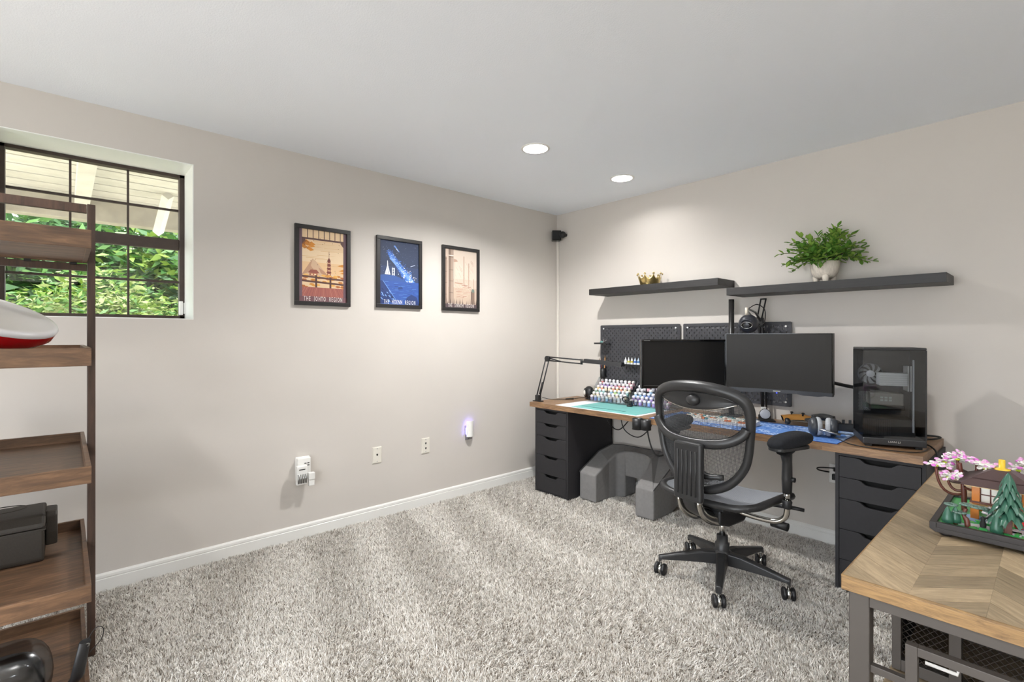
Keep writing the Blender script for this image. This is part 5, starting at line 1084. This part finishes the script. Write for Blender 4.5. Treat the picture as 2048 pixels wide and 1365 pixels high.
# large pine
px, py = .147, .045
part('pine_trunk', MB().box((px-.007, py-.007, .03), (px+.007, py+.007, .085)), M_rd, g, .0006)
for k in range(6):
    z = .074+k*.017; r = .036-.005*k; m = MB()
    for q in range(7):
        a = 2*PI*q/7+k*.45; c, s = math.cos(a), math.sin(a)
        def fr_(u, v): w_ = .013*(1-.55*u)*(1-.1*k); rr_ = .006+r*u; return (px+rr_*c-(v-.5)*2*w_*s, py+rr_*s+(v-.5)*2*w_*c, z+.014-.026*u*u-.008*(2*v-1)**2)
        m.grid(fr_, 4, 4)
    part('pine_bough', m, M_gd, g)
part('pine_top', MB().lathe([(.013, .160), (.010, .170), (.004, .182), (1e-6, .187)], (px, py, 0), 10), M_gd, g)
# small pines
def cone_pine(x, y, h):
    part('small_pine', MB().lathe([(1e-6, .036), (.012, .036), (.0125, .046), (.009, .036+h*.55), (.0045, .036+h*.85), (1e-6, .036+h)], (x, y, 0), 12), M_gd, g); part('small_trunk', MB().cyl((x, y, .030), (x, y, .036), .005, n=8), M_rd, g)
for x, y, h in ((.034, .026, .042), (.048, .040, .042), (.127, .024, .048)): cone_pine(x, y, h)
# bonsai pine
part('bonsai_trunk', MB().tube(smooth_path([(.072, .040, .03), (.070, .042, .046), (.064, .044, .058), (.068, .05, .075)]), [.006]*8+[.0045]*8, 8), M_rd, g)
for dx, dy, z in ((-.03, 0, .078), (.0, .005, .084), (.03, .015, .080), (-.012, -.01, .064), (.02, -.01, .086), (.045, .02, .074)):
    m = MB()
    for q in range(9): a = 2*PI*q/9; m.ball((.068+dx+.010*math.cos(a), .05+dy+.010*math.sin(a), z), .0058, 8, 0, (1, 1, .5))
    part('bonsai_pad', m, mat('brick_sand_green', '#587067', .35), g)
# lantern, figure, vases, bench, lime bush
part('stone_lantern', MB().lathe([(.007, .033), (.007, .050), (.004, .052), (.004, .058), (.016, .060), (.013, .064), (.006, .066), (.006, .072), (.003, .078), (1e-6, .079)], (.109, .100, 0), 14), mat('brick_pale_stone', '#cfc7cd', .4), g)
part('crow_figure', MB().lathe([(.006, .033), (.007, .042), (.004, .05), (.006, .056), (1e-6, .062)], (.100, .056, 0), 10).tube([(.1, .056, .056), (.11, .052, .06)], .0025, 6), M_blackm, g)
for x, y in ((.132, .110), (.165, .108)): part('red_vase', MB().lathe([(.004, .033), (.0095, .036), (.0105, .052), (.008, .064), (.004, .070), (.005, .082), (1e-6, .084)], (x, y, 0), 14), M_red, g)
part('bench', MB().box((.14, .112, .033), (.158, .122, .052)), M_tan, g, .001)
part('lime_bush', MB().lathe([(.003, .03), (.003, .09), (1e-6, .09)], (.235, .12, 0), 8).cyl((.235, .12, .07), (.235, .12, .078), .02, n=10).cyl((.235, .12, .088), (.235, .12, .096), .016, n=10).cyl((.235, .12, .103), (.235, .12, .11), .012, n=10), M_lime, g)
for k in range(5): x = .185+R.random()*.17; y = .03+R.random()*.06; part('shrub_tile', MB().ball((x, y, .036), .011, 8, 0, (1, 1, .7)), M_gr, g)
# ================================================================ tiered shelf at the left
M_ls = wood('shelf_walnut', '#4f3c2f', '#806148', (18, 2.5, 18), 3, .42, .15, '#664d39'); M_lp = wood('shelf_post', '#3c2d25', '#5a4336', (20, 20, 2), 3, .45, .12)
SY1, SY0, SXF, SXB = -3.481, -4.12, 1.105, .300
t = thing('tiered_shelf', 'dark walnut tiered shelf with lipped trays in front of the window', 'tiered shelf', ((SXF+SXB)/2, (SY0+SY1)/2, 0))
PX0, PX1 = .612, .642
for y in (SY1+.001, SY0-.027): part('post', MB().box((PX0, y, 0), (PX1, y+.026, 1.822)), M_lp, t, .002, True)
for z0, z1 in ((1.786, 1.820), (1.553, 1.580)): part('rail', MB().box((PX0+.004, SY0, z0), (PX1-.004, SY1, z1)), M_lp, t, .001, True)
def tray(z0, z1, xb, xf):
    h = .014
    part('tray_floor', MB().box((xb+h, SY0+h, z0+.004), (xf-h, SY1-h, z0+.016)), M_ls, t, 0, True)
    part('tray_front', MB().box((xf-h, SY0, z0), (xf, SY1, z1)), M_ls, t, .002, True); part('tray_back', MB().box((xb, SY0, z0), (xb+h, SY1, z1)), M_ls, t, .002, True)
    for y in (SY0, SY1-h): part('tray_side', MB().box((xb+h, y, z0), (xf-h, y+h, z1)), M_ls, t, .0015, True)
    for y in (SY1-.05, SY1-.18): part('bracket', MB().box((PX0, y, z0-.008), (PX1+.02, y+.02, z0)), M_black, t, 0, True)
tray(1.582, 1.643, PX1, SXF)
for z0, z1 in ((1.192, 1.252), (.803, .860), (.409, .467), (.010, .068)): tray(z0, z1, SXB, SXF)
# hard case on the fourth tray
M_case = mat('case_grey', '#37322c', .55, var=.12, vscale=200, bump=.4, bscale=600)
t = thing('hard_case', 'dark grey hard plastic case with a latch on the fourth tray', 'case', (.52, -3.78, .4252))
prof = [(-.125, .012), (-.115, 0), (.115, 0), (.125, .012), (.135, .128), (-.135, .128)]; lid = [(-.135, .131), (.135, .131), (.128, .150), (.095, .176), (-.095, .176), (-.128, .150)]
part('body', MB().prism(prof, lambda p: (p[0], -.20, p[1]), lambda p: (p[0], .175, p[1])), M_case, t, .012); part('lid', MB().prism(lid, lambda p: (p[0], -.20, p[1]), lambda p: (p[0], .178, p[1])), M_case, t, .010)
part('seam_band', MB().box((-.136, -.202, .124), (.136, .180, .130)), M_case, t, .001)
part('latch', MB().prism([(-.05, .035), (.05, .035), (.06, .09), (.06, .155), (.045, .172), (-.045, .172), (-.06, .155), (-.06, .09)], lambda p: (p[0], .176, p[1]), lambda p: (p[0]*.92, .212, p[1]*.98+.002)), M_case, t, .006)
part('lid_emblem', MB().tube([(-.06+.05*math.cos(a), .05+.07*math.sin(a), .1762) for a in [2*PI*k/16 for k in range(16)]], .002, 5, closed=True), M_case, t)
# tilted red and white dish
t = thing('red_white_dish', 'large tilted round object, white on top and glossy red below', 'round dish', (.70, -3.755, 1.2085))
Mt = Matrix.Translation((0, 0, .125)) @ Matrix.Rotation(math.radians(27), 4, Vector((-.743, .669, 0)).cross(Vector((0, 0, 1))).cross(Vector((0, 0, 1))))
def rot(): return Matrix.Translation((0, 0, .172)) @ Matrix.Rotation(math.radians(25), 4, Vector((-.743, .669, 0)))
part('white_top', MB().lathe([(1e-6, -.006), (.150, -.006), (.185, .004), (.198, .002), (.204, -.008), (.201, -.018)], (0, 0, 0), 48, 0, rot()), mat('dish_white', '#e9e8ea', .25), t)
part('red_bowl', MB().lathe([(.201, -.018), (.196, -.045), (.178, -.066), (.14, -.086), (.10, -.095), (.09, -.13), (1e-6, -.13)], (0, 0, 0), 48, 0, rot()), mat('dish_red', '#c00d18', .2), t)
# pouch and tool on the lowest tray
t = thing('plastic_pouch', 'clear plastic pouch with dark contents on the lowest tray', 'pouch', (.92, -3.70, .0262))
M_pouch = glassy('pouch_film', '#c9ccd0', .10, .2)
def pill(u, v, s, ex=.6):
    a = 2*PI*u; ph = PI*v; r = abs(math.sin(ph))**ex; return Vector((s[0]*math.copysign(abs(math.cos(a))**.7, math.cos(a))*r, s[1]*math.copysign(abs(math.sin(a))**.7, math.sin(a))*r, s[2]*(1-math.cos(ph))))
part('film', MB().grid(lambda u, v: pill(u, v, (.10, .125, .118)), 24, 12), M_pouch, t); part('contents', MB().grid(lambda u, v: pill(u, v, (.08, .105, .095))+Vector((0, 0, .004)), 24, 12), M_gloss, t)
part('snap', MB().cyl((.095, .10, .11), (.108, .105, .112), .012, n=14), M_steel, t)
t = thing('tool_handle', 'black tool handle with a hanging loop leaning over the lowest tray', 'tool', (1.04, -3.505, .027))
part('handle', MB().tube([(-.10, -.05, .012), (.0, -.01, .12), (.045, .008, .25)], [.018, .020, .016], 10, flat=(.6, 1)), M_black, t); part('hole_rim', MB().tube([(.046+.007*math.cos(a)*.6, .012+.007*math.sin(a), .235+.007*math.cos(a)) for a in [2*PI*k/14 for k in range(14)]], .002, 6, closed=True), M_steel, t)
part('loop', MB().tube(smooth_path([(.04, .01, .24), (.05, .035, .285), (.045, .055, .275), (.035, .05, .235), (.03, .02, .20)]), .0014, 5), M_cable, t)
t = thing('folded_bag', 'dark folded bag lying on the lowest tray', 'bag', (.88, -3.97, .0262)); part('bag', MB().grid(lambda u, v: pill(u, v, (.14, .13, .11), .8)+Vector((0, 0, .006*math.sin(u*30)*math.sin(PI*v))), 40, 14), mat('bag_cloth', '#4b4138', .6, var=.3, vscale=20), t); part('strap', MB().tube(smooth_path([(-.08, -.1, .12), (.02, 0, .236), (.10, .10, .14)]), .012, 6, flat=(.4, 1)), mat('bag_strap', '#6b5a48', .5), t)
